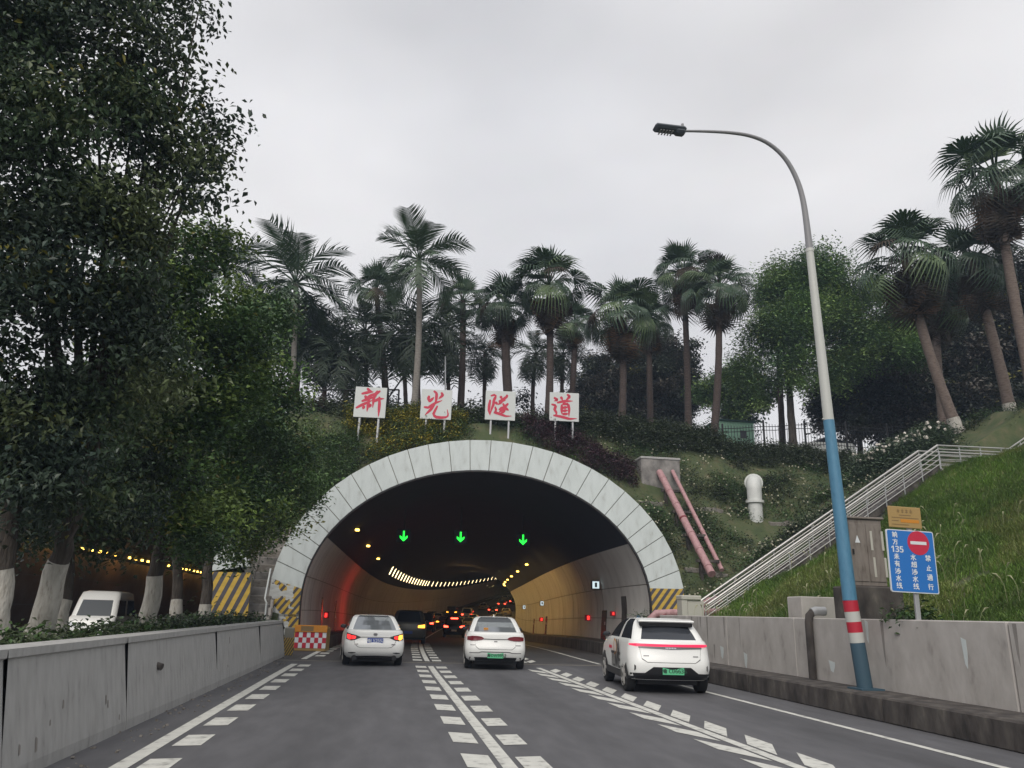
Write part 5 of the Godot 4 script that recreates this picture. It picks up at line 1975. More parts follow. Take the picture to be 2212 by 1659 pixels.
	for k in 7:
		obj("badge_letter", rear_patch(body, [[-0.12 + k * 0.036, 0.995, 0.965], [-0.1 + k * 0.036, 0.995, 0.965]], 0.016), M.letter, t)
	obj("lower_bumper", rear_patch(body, [[-0.9, 0.44, 0.31], [-0.6, 0.45, 0.31], [-0.42, 0.58, 0.31], [0.42, 0.58, 0.31], [0.6, 0.45, 0.31], [0.9, 0.44, 0.31]], 0.014), M.black, t)
	obj("tailgate_seam", rear_patch(body, [[-0.7, 1.0, 0.98], [-0.66, 0.76, 0.735], [-0.54, 0.68, 0.668], [0.54, 0.68, 0.668], [0.66, 0.76, 0.735], [0.7, 1.0, 0.98]], 0.004), M.seam, t)
	for s in [0, 1]:
		var a := [[0.80, 0.6, 0.52], [0.83, 0.62, 0.49]]
		obj("side_vent", rear_patch(body, a if s == 0 else mirror(a), 0.008), M.black, t)
		var bd := [[0.5, 0.82, 0.80], [0.62, 0.82, 0.80]]
		obj("badge", rear_patch(body, bd if s == 0 else mirror(bd), 0.008), M.badge, t)
		var sk := MB.new()
		var sx := 1.0 if s == 0 else -1.0
		sk.box(Transform3D(Basis(), Vector3(0.9 * sx, 0.36, 0.0)), Vector3(0.1, 0.16, 1.9), 0.02)
		obj("sill", sk, M.black, t)
	plate_on(t, body, 0.02, 0.5, 0.48, 0.15, M.plate_green, M.plate_dark, "A C06635", YUE)
	# decals on its flank
	var side := Basis(Vector3(0, 0, 1), Vector3(0, 1, 0), Vector3(-1, 0, 0))
	var rg := MB.new()
	var rows := []
	for k in 2:
		var a := PackedVector3Array()
		for i in 25:
			var an := TAU * i / 24
			var r := (0.2 if k == 0 else 0.15)
			a.append(Vector3(-0.968, 0.93 + r * sin(an), 0.35 + r * cos(an)))
		rows.append(a)
	rg.grid(rows, false, true)
	obj("ring_decal", rg, M.orange, t)
	var dt := obj("word_decal", text_mesh("N", 0.36), M.black, t)
	dt.transform = Transform3D(side, Vector3(-0.968, 0.93, 0.72))
	dt = obj("word_decal", text_mesh("TIME", 0.36), M.black, t)
	dt.transform = Transform3D(side, Vector3(-0.97, 0.64, 0.42))
	dt = obj("word_decal", text_mesh("ooooo", 0.1), M.sign_red, t)
	dt.transform = Transform3D(side, Vector3(-0.968, 0.92, -0.3))
	# ---- queue in the tunnel
	var sed_b := [[0.26, 0.80, 2.15, -2.2, 0.28, 0.1], [0.46, 0.90, 2.30, -2.4, 0.3, 0.13], [0.66, 0.91, 2.30, -2.35, 0.3, 0.15], [0.92, 0.89, 2.23, -1.95, 0.3, 0.17], [1.03, 0.84, 2.18, -1.4, 0.3, 0.18]]
	var sed_c := [[1.02, 0.79, 1.85, -1.15, 0.2, 0.12], [1.32, 0.68, 1.24, -0.45, 0.2, 0.11], [1.42, 0.61, 0.96, -0.2, 0.2, 0.1], [1.46, 0.45, 0.7, 0.05, 0.2, 0.09]]
	var suv_b := [[0.32, 0.84, 2.1, -2.1, 0.25, 0.1], [0.5, 0.93, 2.22, -2.3, 0.28, 0.1], [0.8, 0.94, 2.22, -2.3, 0.28, 0.1], [1.05, 0.92, 2.18, -1.9, 0.28, 0.1], [1.12, 0.88, 2.12, -1.5, 0.28, 0.1]]
	var suv_c := [[1.11, 0.86, 2.1, -1.3, 0.2, 0.1], [1.5, 0.76, 1.86, -0.7, 0.2, 0.1], [1.66, 0.7, 1.72, -0.4, 0.2, 0.1], [1.72, 0.5, 1.4, -0.1, 0.2, 0.1]]
	var van_b := [[0.3, 0.80, 2.1, -2.1, 0.2, 0.06], [0.5, 0.86, 2.18, -2.2, 0.2, 0.06], [0.9, 0.87, 2.18, -2.15, 0.2, 0.06], [1.1, 0.86, 2.17, -2.0, 0.2, 0.06]]
	var van_c := [[1.1, 0.85, 2.16, -1.85, 0.2, 0.06], [1.55, 0.8, 2.1, -1.45, 0.2, 0.06], [1.8, 0.76, 2.05, -1.2, 0.2, 0.06], [1.9, 0.6, 1.9, -1.0, 0.2, 0.06]]
	# [name, px, py of the rear foot, distance, body kind, paint, lights, label]
	var q := [
		["dark_van", 919, 40.6, 84.0, "van", "black_car", "brake", "dark van in the left lane beyond the olive car"],
		["olive_car", 884, 0, 43.0, "suv", "grey_car", "amber", "dull olive car with yellow light, half hidden beyond the white sedan by the barrier"],
		["dark_suv", 982, 0, 68.0, "suv", "black_car", "brake", "black car with bright brake lights and high stop lamp, mid lane in the tunnel"],
		["dim_red_car", 958, 0, 95.0, "sed", "red_car", "amber", "dark red car with orange lights just left of the black car ahead"],
		["queue_car", 944, 0, 112.0, "sed", "beige_car", "amber", "pale car with orange lights far along the left lane of the queue"],
		["queue_car", 1012, 0, 92.0, "sed", "beige_car", "brake", "cream car showing between the black car and the pale sedan"],
		["queue_van", 1008, 0, 124.0, "van", "white_car", "brake", "white roofed van with red lamp above the black car"],
		["queue_car", 930, 0, 118.0, "sed", "black_car", "brake", "black car with red lights just beyond the dark van"],
		["queue_car", 1022, 0, 108.0, "sed", "white_car", "brake", "white car with red lights close by the roof of the pale sedan"],
		["queue_van", 975, 0, 132.0, "van", "grey_car", "amber", "grey van with yellow lights past the orange lit cars"],
		["taxi", 1042, 0, 158.0, "sed", "beige_car", "tail_red", "cream taxi with roof sign beyond the pole in the tunnel"],
		["queue_car", 1064, 0, 146.0, "sed", "black_car", "brake", "black car with two red lights beside the cream taxi"],
		["queue_van", 1083, 0, 168.0, "van", "beige_car", "brake", "small pale van seen above the roof of the pale sedan"],
		["queue_car", 1092, 0, 140.0, "sed", "beige_car", "tail_red", "cream sedan with dark window near the yellow wall bend"],
		["queue_car", 1078, 0, 118.0, "sed", "grey_car", "tail_red", "grey car whose roof shows just over the pale sedan"],
		["queue_car", 1108, 0, 178.0, "suv", "black_car", "brake", "black car with paired red lights, last before the yellow wall hides the road"],
		["queue_car", 1089, 0, 190.0, "sed", "beige_car", "tail_red", "farthest pale car at the top of the queue"],
	]
	for e in q:
		var d: float = e[3]
		var at := Z(e[1], 1330, -d)
		at.y = road_y(d)
		var B: Array = {"sed": sed_b, "suv": suv_b, "van": van_b}[e[4]]
		var Cc: Array = {"sed": sed_c, "suv": suv_c, "van": van_c}[e[4]]
		var rdir := -road_dir(d)
		var c := thing(e[0], e[7], "taxi" if e[0] == "taxi" else ("van" if e[4] == "van" else "car"), at + Vector3(-sin(rdir) * 2.2, 0, -2.2), rdir, "traffic queueing inside the tunnel")
		car_shell(c, B, Cc, M[e[5]], M.dark_glass, 0.33, [1.4, -1.4], 0.8)
		var ly := 0.9 if e[4] != "sed" else 0.84
		for s in [0, 1]:
			var a := [[0.5, ly + 0.04, ly - 0.07], [0.86, ly + 0.1, ly - 0.08]]
			obj("tail_light", rear_patch(B, a if s == 0 else mirror(a), 0.02), M[e[6]], c)
		if e[6] == "brake" and e[4] == "suv" and d < 100:
			var hs := MB.new()
			hs.bx(Vector3(-0.3, 1.52, 1.84), Vector3(0.3, 1.62, 1.9))
			obj("high_stop_lamp", hs, M.brake, c)
		var pb := MB.new()
		pb.bx(Vector3(-0.22, 0.52, 2.2), Vector3(0.22, 0.66, 2.33))
		obj("number_plate", pb, M.plate_blue if e[5] != "black_car" else M.letter, c)
		if e[0] == "taxi":
			var tp := MB.new()
			tp.bx(Vector3(-0.25, 1.46, 0.1), Vector3(0.25, 1.62, 0.3), 0.03)
			obj("roof_sign", tp, M.letter, c)
	omni("brake_light_glow", Z(846, 1345, -51.0) + Vector3(-0.7, 0.6, 0), Color(1.0, 0.24, 0.19), 1.6, 0.3)
	# ---- white van coming out of the opposite tunnel
	var vb := [[0.3, 0.80, 2.3, -2.3, 0.22, 0.08], [0.5, 0.87, 2.4, -2.4, 0.24, 0.08], [0.85, 0.88, 2.38, -2.38, 0.24, 0.08], [1.05, 0.87, 2.2, -2.38, 0.24, 0.08], [1.12, 0.86, 1.95, -2.37, 0.24, 0.08]]
	var vc := [[1.11, 0.86, 1.95, -2.36, 0.22, 0.08], [1.4, 0.83, 1.75, -2.34, 0.22, 0.08], [1.75, 0.79, 1.5, -2.3, 0.22, 0.08], [1.82, 0.785, 1.42, -2.28, 0.22, 0.08], [2.06, 0.73, 1.2, -2.2, 0.22, 0.08], [2.12, 0.55, 0.9, -2.0, 0.2, 0.08]]
	var va := Z(185, 1340, -35.0)
	var vt := thing("white_van", "white high roofed van facing the viewer in the opposite carriageway", "van", Vector3(va.x, 0, -37.0), 0.12)
	car_shell(vt, vb, vc.slice(0, 4), M.white_car, M.glass, 0.33, [1.4, -1.5], 0.78)
	var hr := MB.new()
	var hrows := []
	for l in [vc[3], vc[4], vc[5]]:
		hrows.append(outline(l))
	hr.grid(hrows, true, true)
	var hl := half_outline(vc[5])
	for i in hl.size() - 1:
		hr.quad(Vector3(-hl[i].x, 2.12, hl[i].y), Vector3(-hl[i + 1].x, 2.12, hl[i + 1].y), Vector3(hl[i + 1].x, 2.12, hl[i + 1].y), Vector3(hl[i].x, 2.12, hl[i].y))
	obj("high_roof", hr, M.white_car, vt)
	for s in [0, 1]:
		var a := [[0.5, 0.86, 0.72], [0.8, 0.88, 0.7]]
		obj("headlight", rear_patch(vb, a if s == 0 else mirror(a), 0.02), M.letter, vt)
	# parked white car at the crest behind the fence
	var pk := Z(1780, 948, -49.5)
	var pt := thing("parked_car", "white car parked on the crest behind the iron fence", "car", Vector3(pk.x, pk.y - 1.35, -50.0), 1.5)
	car_shell(pt, sed_b, sed_c, M.white_car, M.dark_glass, 0.33, [1.4, -1.4], 0.8)

# ---------------------------------------------------------------- plants
func fan_frond(droop: float, seed_: int, stalk := 0.5, R := 0.45, bend := 0.0) -> ArrayMesh:
	# unit fan leaf along -z: stalk, then a pleated fan with drooping tips
	var r := RandomNumberGenerator.new()
	r.seed = seed_
	var b := MB.new()
	var c := Vector3(0, 0.0, -stalk)
	b.quad(Vector3(-0.016, 0, 0), Vector3(0.016, 0, 0), c + Vector3(0.009, 0, 0), c + Vector3(-0.009, 0, 0))
	b.quad(Vector3(0, -0.012, 0), Vector3(0, 0.012, 0), c + Vector3(0, 0.007, 0), c + Vector3(0, -0.007, 0))
	var n := 20
	var spread := 1.75
	for i in n:
		var a := lerpf(-spread, spread, (i + 0.5) / n)
		var ha := spread / n
		var len := R * (0.72 + 0.28 * cos(a * 0.75)) * r.randf_range(0.85, 1.1)
		var f := func(rr: float, an: float, up: float) -> Vector3:
			var dr := droop * pow(rr / R, 2.2) * 0.30
			var cup := 0.16 * absf(sin(an)) * rr
			return c + Basis(Vector3.RIGHT, -bend) * Vector3(sin(an) * rr, up + cup - dr, -cos(an) * rr * (1.0 - 0.22 * droop * pow(rr / R, 2.0)))
		var m := len * r.randf_range(0.5, 0.62)
		b.quad(f.call(0.02, a - ha, 0), f.call(m, a - ha, -0.005), f.call(m, a, 0.012), f.call(0.02, a, 0))
		b.quad(f.call(0.02, a, 0), f.call(m, a, 0.012), f.call(m, a + ha, -0.005), f.call(0.02, a + ha, 0))
		var k := len * 0.78
		b.quad(f.call(m, a - ha, -0.005), f.call(k, a - ha * 0.36, 0), f.call(k, a + ha * 0.36, 0), f.call(m, a + ha, -0.005))
		var tip: Vector3 = f.call(len, a, 0) + Vector3(0, -0.13 * droop * r.randf_range(0.4, 1.8), 0)
		b.tri(f.call(k, a - ha * 0.36, 0), tip, f.call(k, a + ha * 0.36, 0))
	return b.mesh()

func feather_frond(arch_: float, plume: float, seed_: int) -> ArrayMesh:
	# unit feather leaf along -z, arching down
	var r := RandomNumberGenerator.new()
	r.seed = seed_
	var b := MB.new()
	var path := func(u: float) -> Vector3:
		var th := arch_ * u * u
		return Vector3(0, -arch_ * 0.42 * u * u * u, -(u - 0.16 * arch_ * u * u * u))
	var prev := Vector3.ZERO
	for i in 9:
		var q: Vector3 = path.call((i + 1) / 9.0)
		var w := 0.014 * (1.0 - i / 10.0)
		b.quad(prev + Vector3(-w, 0, 0), prev + Vector3(w, 0, 0), q + Vector3(w * 0.85, 0, 0), q + Vector3(-w * 0.85, 0, 0))
		b.quad(prev + Vector3(0, -w, 0), prev + Vector3(0, w, 0), q + Vector3(0, w, 0), q + Vector3(0, -w, 0))
		prev = q
	var n := 26
	for i in n:
		var u := 0.2 + 0.8 * i / float(n)
		var p: Vector3 = path.call(u)
		var fw: Vector3 = (path.call(minf(1.0, u + 0.03)) - path.call(u - 0.03)).normalized()
		var L := 0.36 * sin(PI * clampf(0.12 + 0.8 * (u - 0.2) / 0.8, 0, 1)) * r.randf_range(0.85, 1.1) + 0.05
		for s in [-1.0, 1.0]:
			var up := r.randf_range(-0.25, 0.3) + plume * r.randf_range(-1.0, 1.0)
			var d := (Vector3(s, up, 0) * 0.85 + fw * 0.75).normalized()
			var mid := p + d * L * 0.5 + Vector3(0, -0.02 * L, 0)
			var tip := p + d * L + Vector3(0, -0.22 * L, 0)
			var w := fw * 0.012
			b.quad(p - w, p + w, mid + w * 1.1, mid - w * 1.1)
			b.tri(mid - w * 1.1, mid + w * 1.1, tip)
	return b.mesh()

var fans := []
var fans_old := []
var feathers := []
var plumes := []

func palm(kind: String, label: String, cx: float, cy: float, bxp: float, byp: float, z: float, rpx: float, skirt := 1, wash := 0.0, thick := 1.0) -> void:
	var top := Z(cx, cy, z)
	var base := Z(bxp, byp, z)
	var R := rpx / FOCAL * absf(z) * (1.36 if kind == "fan" else 1.03)
	var dirn := (base - top)
	var gy := hill(base.x, z) - 0.15
	if dirn.y < -0.2:
		var k := (gy - top.y) / dirn.y
		base = top + dirn * maxf(k, 0.3)
	else:
		base.y = gy
	var cat := {"fan": "fan palm", "royal": "royal palm", "fox": "feather palm"}[kind] as String
	var t := thing(cat.replace(" ", "_"), label, "palm tree", base)
	var h := top - base
	var r0 := {"fan": 0.25, "royal": 0.2, "fox": 0.17}[kind] as float * thick
	var b := MB.new()
	var pts := []
	var rad := []
	var bend := Vector3(rng.randf_range(-0.2, 0.2), 0, rng.randf_range(-0.2, 0.2))
	var n := 26
	for i in n + 1:
		var u := float(i) / n
		pts.append(h * u + bend * sin(u * PI))
		rad.append(r0 * lerpf(1.0, 0.74, u) * (1.0 + 0.35 * exp(-u * 14.0)) * (1.0 + rng.randf_range(-0.05, 0.05)))
	b.tube(pts, rad, 12)
	obj("trunk", b, M.grey_bark if kind == "royal" else (M.pale_palm_bark if z > -40.0 else M.palm_bark), t)
	if wash > 0.0:
		b = MB.new()
		var wp := []
		var wr := []
		for i in 5:
			var u := wash / h.length() * i / 4.0
			wp.append(h * u + bend * sin(u * PI))
			wr.append(r0 * lerpf(1.0, 0.74, u) * (1.0 + 0.35 * exp(-u * 14.0)) * 1.07)
		b.tube(wp, wr, 12, false)
		obj("whitewashed_foot", b, M.whitewash, t)
	if kind == "royal":
		b = MB.new()
		b.tube([h - h.normalized() * 1.6, h - h.normalized() * 1.0, h + Vector3(0, 0.1, 0)], [r0 * 0.8, r0 * 0.95, r0 * 0.45], 12)
		obj("crownshaft", b, M.crownshaft, t)
	var list := []
	if kind == "fan":
		var m := 34
		for i in m:
			var u := (i + 0.5) / m
			var el := lerpf(88.0, -34.0, pow(u, 0.78)) + rng.randf_range(-10, 10)
			var v := 0 if el > 52.0 else (1 if el > 5.0 else 2)
			if rng.randf() < 0.2:
				v = rng.randi() % 3
			list.append([deg_to_rad(el), i * 2.4 + rng.randf_range(-0.4, 0.4), "frond", fans[v], M.fan_light if rng.randf() < (0.3 if v == 0 else 0.12) else (M.fan_old if v == 2 and rng.randf() < 0.2 else M.fan_green), R * rng.randf_range(0.72, 1.12)])
		for i in 17 * skirt:
			list.append([deg_to_rad(rng.randf_range(-52, -86)), i * 2.4 + rng.randf_range(-0.4, 0.4), "dead_frond", fans_old[i % 2], M.fan_dead if rng.randf() < 0.22 else M.fan_old, R * rng.randf_range(0.6, 1.0)])
	elif kind == "royal":
		for i in 20:
			var u := (i + 0.5) / 20
			list.append([deg_to_rad(lerpf(80.0, -38.0, u) + rng.randf_range(-7, 7)), i * 2.4 + rng.randf_range(-0.3, 0.3), "frond", feathers[i % 3], M.feather, R * rng.randf_range(1.15, 1.4)])
	else:
		for i in 26:
			var u := (i + 0.5) / 26
			list.append([deg_to_rad(lerpf(70.0, -62.0, u) + rng.randf_range(-7, 7)), i * 2.4 + rng.randf_range(-0.3, 0.3), "frond", plumes[i % 3], M.feather_dark, R * rng.randf_range(1.35, 1.85)])
	for q in list:
		var o := MeshInstance3D.new()
		o.mesh = q[3]
		o.material_override = q[4]
		o.name = q[2]
		t.add_child(o, true)
		var bs := Basis(Vector3.UP, q[1]) * Basis(Vector3.RIGHT, q[0]) * Basis(Vector3.BACK, rng.randf_range(-0.55, 0.55) if kind == "fan" else rng.randf_range(-0.4, 0.4))
		var off := Vector3(0, 0, 0)
		if q[2] == "dead_frond":
			off = -h.normalized() * rng.randf_range(0.0, 0.55) * R
		o.transform = Transform3D(bs.scaled(Vector3.ONE * q[5]), h + off)

func build_palms() -> void:
	for i in 3:
		fans.append(fan_frond([0.25, 0.95, 1.35][i], 31 + i, [0.42, 0.5, 0.55][i], [0.5, 0.48, 0.46][i], [0.0, 0.12, 0.3][i]))
		feathers.append(feather_frond([0.7, 1.0, 1.35][i], 0.05, 41 + i))
		plumes.append(feather_frond([1.1, 1.4, 1.7][i], 0.8, 51 + i))
	fans_old.append(fan_frond(1.5, 61, 0.28, 0.52, 0.3))
	fans_old.append(fan_frond(1.2, 62, 0.4, 0.55, 0.5))
	palm("royal", "royal palm partly hidden by the street tree crowns, first in the row", 490, 572, 487, 760, -46, 80)
	palm("royal", "broad royal palm with arching feather leaves beside the street trees", 640, 612, 632, 870, -46, 112)
	palm("royal", "tallest royal palm with pale leaning trunk between the first two name boards", 905, 560, 889, 940, -41, 96)
	palm("fan", "fan palm with green crown above the gap after the first name board", 812, 630, 828, 840, -50, 60, 0)
	palm("fan", "fan palm with slim twin trunk beside the second name board", 1000, 650, 991, 900, -48, 56, 0)
	palm("fan", "fan palm with thick trunk rising behind the third name board", 1090, 665, 1101, 850, -46, 68, 1, 0.0, 1.3)
	palm("fan", "tall upright fan palm with brown skirt and pale foot, between third and last board", 1185, 618, 1182, 915, -43.6, 86, 1, 1.4)
	palm("fan", "fan palm with a full brown skirt above the concrete block", 1340, 672, 1338, 930, -43.6, 88, 2, 0.9)
	palm("fan", "fan palm in front of a taller one with orange dead fans, beside the mint cabin", 1552, 622, 1540, 940, -43.8, 80, 1, 1.1)
	palm("fan", "fan palm just behind its twin near the mint cabin, trunk without white foot", 1476, 592, 1485, 905, -47, 78, 1)
	palm("fan", "fan palm half hidden by the pale green feathery tree", 1680, 640, 1690, 900, -53, 66, 0)
	palm("fan", "small dark fan palm behind the last name board", 1243, 700, 1230, 880, -52, 50, 1)
	palm("fan", "fan palm with reddish trunk behind the full skirted palm", 1402, 690, 1406, 900, -50, 66, 1)
	palm("fan", "leaning fan palm with orange dead fans and white foot at the top of the stairs", 1955, 562, 2072, 940, -33, 118, 2, 0.9, 1.05)
	palm("fan", "tallest fan palm at the picture edge, high above the stair landing", 2150, 385, 2225, 800, -31, 145, 1, 0.0, 1.1)
	palm("fan", "fan palm with stout leaning reddish trunk and tall white foot on bare earth", 2098, 565, 2190, 922, -34, 105, 1, 1.35, 1.15)
	palm("fan", "dim fan palm between the two leaning ones with white foot, in shade", 2020, 640, 2042, 935, -37, 90, 1, 0.9)
	palm("fox", "bushy feather palm with two close trunks beside the street trees", 640, 692, 624, 870, -50, 62)
	palm("fox", "feather palm trunk close beside its twin by the street trees", 650, 700, 640, 870, -50.6, 58)
	palm("fox", "low feather palm with drooping dark leaves, inside the metal frame", 705, 752, 703, 890, -48, 62)
	palm("fox", "feather palm next to the first name board, inside the metal frame", 750, 765, 745, 890, -47, 60)
	palm("fox", "feather palm rising behind the first name board", 790, 715, 790, 850, -50, 64)
	palm("fox", "slim feather palm between the first and second boards", 872, 725, 880, 900, -51, 60)
	palm("fox", "dark thick trunked feather palm beside the pale leaning trunk", 905, 715, 904, 930, -45, 74, 1, 0.0, 1.7)
	palm("fox", "feather palm with hanging leaves right above the second name board", 962, 735, 968, 890, -52, 62)
	palm("fox", "thin feather palm standing alone between second and third boards", 1048, 765, 1048, 910, -52, 42)
	palm("fox", "thin feather palm standing before the sky left of the pale footed palm", 1157, 765, 1157, 900, -52, 42)
	palm("fox", "thin young feather palm behind the last name board", 1217, 765, 1217, 850, -54, 40)

func leaf_cluster(n: int, L: float, W: float, spread: float, droop: float, seed_: int) -> ArrayMesh:
	var r := RandomNumberGenerator.new()
	r.seed = seed_
	var b := MB.new()
	for i in n:
		var c := Vector3(r.randfn(), r.randfn() * 0.8, r.randfn()) * spread * 0.5
		var a := r.randf() * TAU
		var d := Vector3(cos(a), -droop + r.randf_range(-0.6, 0.6), sin(a)).normalized()
		var s := d.cross(Vector3(r.randf_range(-0.6, 0.6), 1, r.randf_range(-0.6, 0.6))).normalized()
		var k := r.randf_range(0.7, 1.25)
		var f := s.cross(d) * W * 0.25
		var g := r.randf_range(0.75, 1.25)
		b.col = Color(g, g, g)
		var m := c + d * L * 0.45 * k
		var e := c + d * L * k
		b.tri(c, m + s * W * k * 0.5 + f, e)
		b.tri(c, e, m - s * W * k * 0.5 + f)
	b.col = Color.WHITE
	return b.mesh()

func scatter(called: String, mesh: ArrayMesh, m: Material, xf: Array, cols: Array, parent: Node = null) -> MultiMeshInstance3D:
	var mm := MultiMesh.new()
	mm.transform_format = MultiMesh.TRANSFORM_3D
	mm.use_colors = true
	mm.mesh = mesh
	mm.instance_count = xf.size()
	for i in xf.size():
		mm.set_instance_transform(i, xf[i])
		mm.set_instance_color(i, cols[i])
	var o := MultiMeshInstance3D.new()
	o.multimesh = mm
	o.material_override = m
	o.set_meta("kind", "stuff")
	if parent == null:
		o.name = numbered(called)
		add_child(o)
	else:
		o.name = called
		parent.add_child(o, true)
	return o

func in_tunnel(p: Vector3) -> bool:
	if p.z < -31.0 and p.z > -60.0 and p.y < 9.2:
		var rx := p.x - road_x(-p.z) - TC
		if p.y < 2.0:
			return absf(rx) < 8.6
		return absf(rx) < arch_half(8.6, 6.9, p.y) or absf(p.x - LC) < arch_half(LW + 1.6, 6.9, p.y)
	return false

func rand_turn() -> Basis:
	return Basis(Vector3.UP, rng.randf() * TAU) * Basis(Vector3.RIGHT, rng.randf_range(-0.5, 0.5)) * Basis(Vector3.BACK, rng.randf_range(-0.5, 0.5))

# blobs are [px, py, z, radius px, density]
func tree(label: String, called: String, base: Vector3, fork: Vector3, r0: float, wash: float, blobs: Array, leaf: ArrayMesh, pal: Array, sheer := 1.0, lean := Vector3.ZERO) -> void:
	var t := thing(called, label, "tree", base)
	var h := fork - base
	var b := MB.new()
	var pts := []
	var rad := []
	for i in 15:
		var u := i / 14.0
		pts.append(h * u + lean * sin(u * PI) + Vector3(rng.randf_range(-0.03, 0.03), -0.2 if i == 0 else 0.0, rng.randf_range(-0.03, 0.03)))
		rad.append(r0 * lerpf(1.0, 0.62, u) * (1.0 + 0.5 * exp(-u * 12.0)) * rng.randf_range(0.94, 1.06))
	b.tube(pts, rad, 14)
	obj("trunk", b, M.bark, t)
	if wash > 0.0:
		b = MB.new()
		var wp := []
		var wr := []
		for i in 15:
			if pts[i].y <= wash or i < 2:
				wp.append(pts[i]); wr.append(rad[i] * 1.03 + 0.006)
		if wp.size() > 1:
			b.tube(wp, wr, 14, false)
			obj("whitewashed_foot", b, M.whitewash, t)
	var xf := []
	var cols := []
	for q in blobs:
		var c := Z(q[0], q[1], q[2])
		var R: float = q[3] / FOCAL * absf(q[2]) * 1.05
		var lb := MB.new()
		var e := c - base
		var m := h.lerp(e, 0.5) + Vector3(rng.randf_range(-0.3, 0.3), 0.25 * R, rng.randf_range(-0.3, 0.3))
		lb.tube([h * 0.92, h.lerp(m, 0.5) + Vector3(0, 0.1, 0), m, m.lerp(e, 0.55), e], [r0 * 0.4, r0 * 0.28, r0 * 0.18, r0 * 0.1, 0.012], 7)
		obj("limb", lb, M.bark, t)
		var cnt := int(q[4] * R * R * 210.0 * sheer * ((1.25 if q[0] < 280 else 0.9) if q[1] < 480 and q[2] > -16 else 1.0))
		# twigs: leaves gather round many short sprays so that gaps stay between them
		var sprays := maxi(8, int(R * R * 8.5))
		var sp := []
		for i in sprays:
			var d := Vector3(rng.randfn(), rng.randfn(), rng.randfn()).normalized()
			var rr := R * pow(rng.randf(), 0.36) * rng.randf_range(0.75, 1.12)
			sp.append([e + Vector3(d.x * rr, d.y * rr * 0.9, d.z * rr), rng.randf_range(0.7, 1.25), pick_tone(pal)])
		for i in cnt:
			var s = sp[rng.randi() % sprays]
			var sig := 0.27 * pow(R, 0.45)
			var p: Vector3 = s[0] + Vector3(rng.randfn(), rng.randfn() * 0.7 - 0.2, rng.randfn()) * sig
			xf.append(Transform3D(rand_turn().scaled(Vector3.ONE * rng.randf_range(0.8, 1.2)), p))
			var cc: Color = s[2]
			var k := rng.randf_range(0.8, 1.2)
			if rng.randf() < 0.015:
				cc = Color(0.16, 0.15, 0.03)
			cols.append(Color(cc.r * k, cc.g * k, cc.b * k))
	scatter("crown", leaf, M.leaf, xf, cols, t)

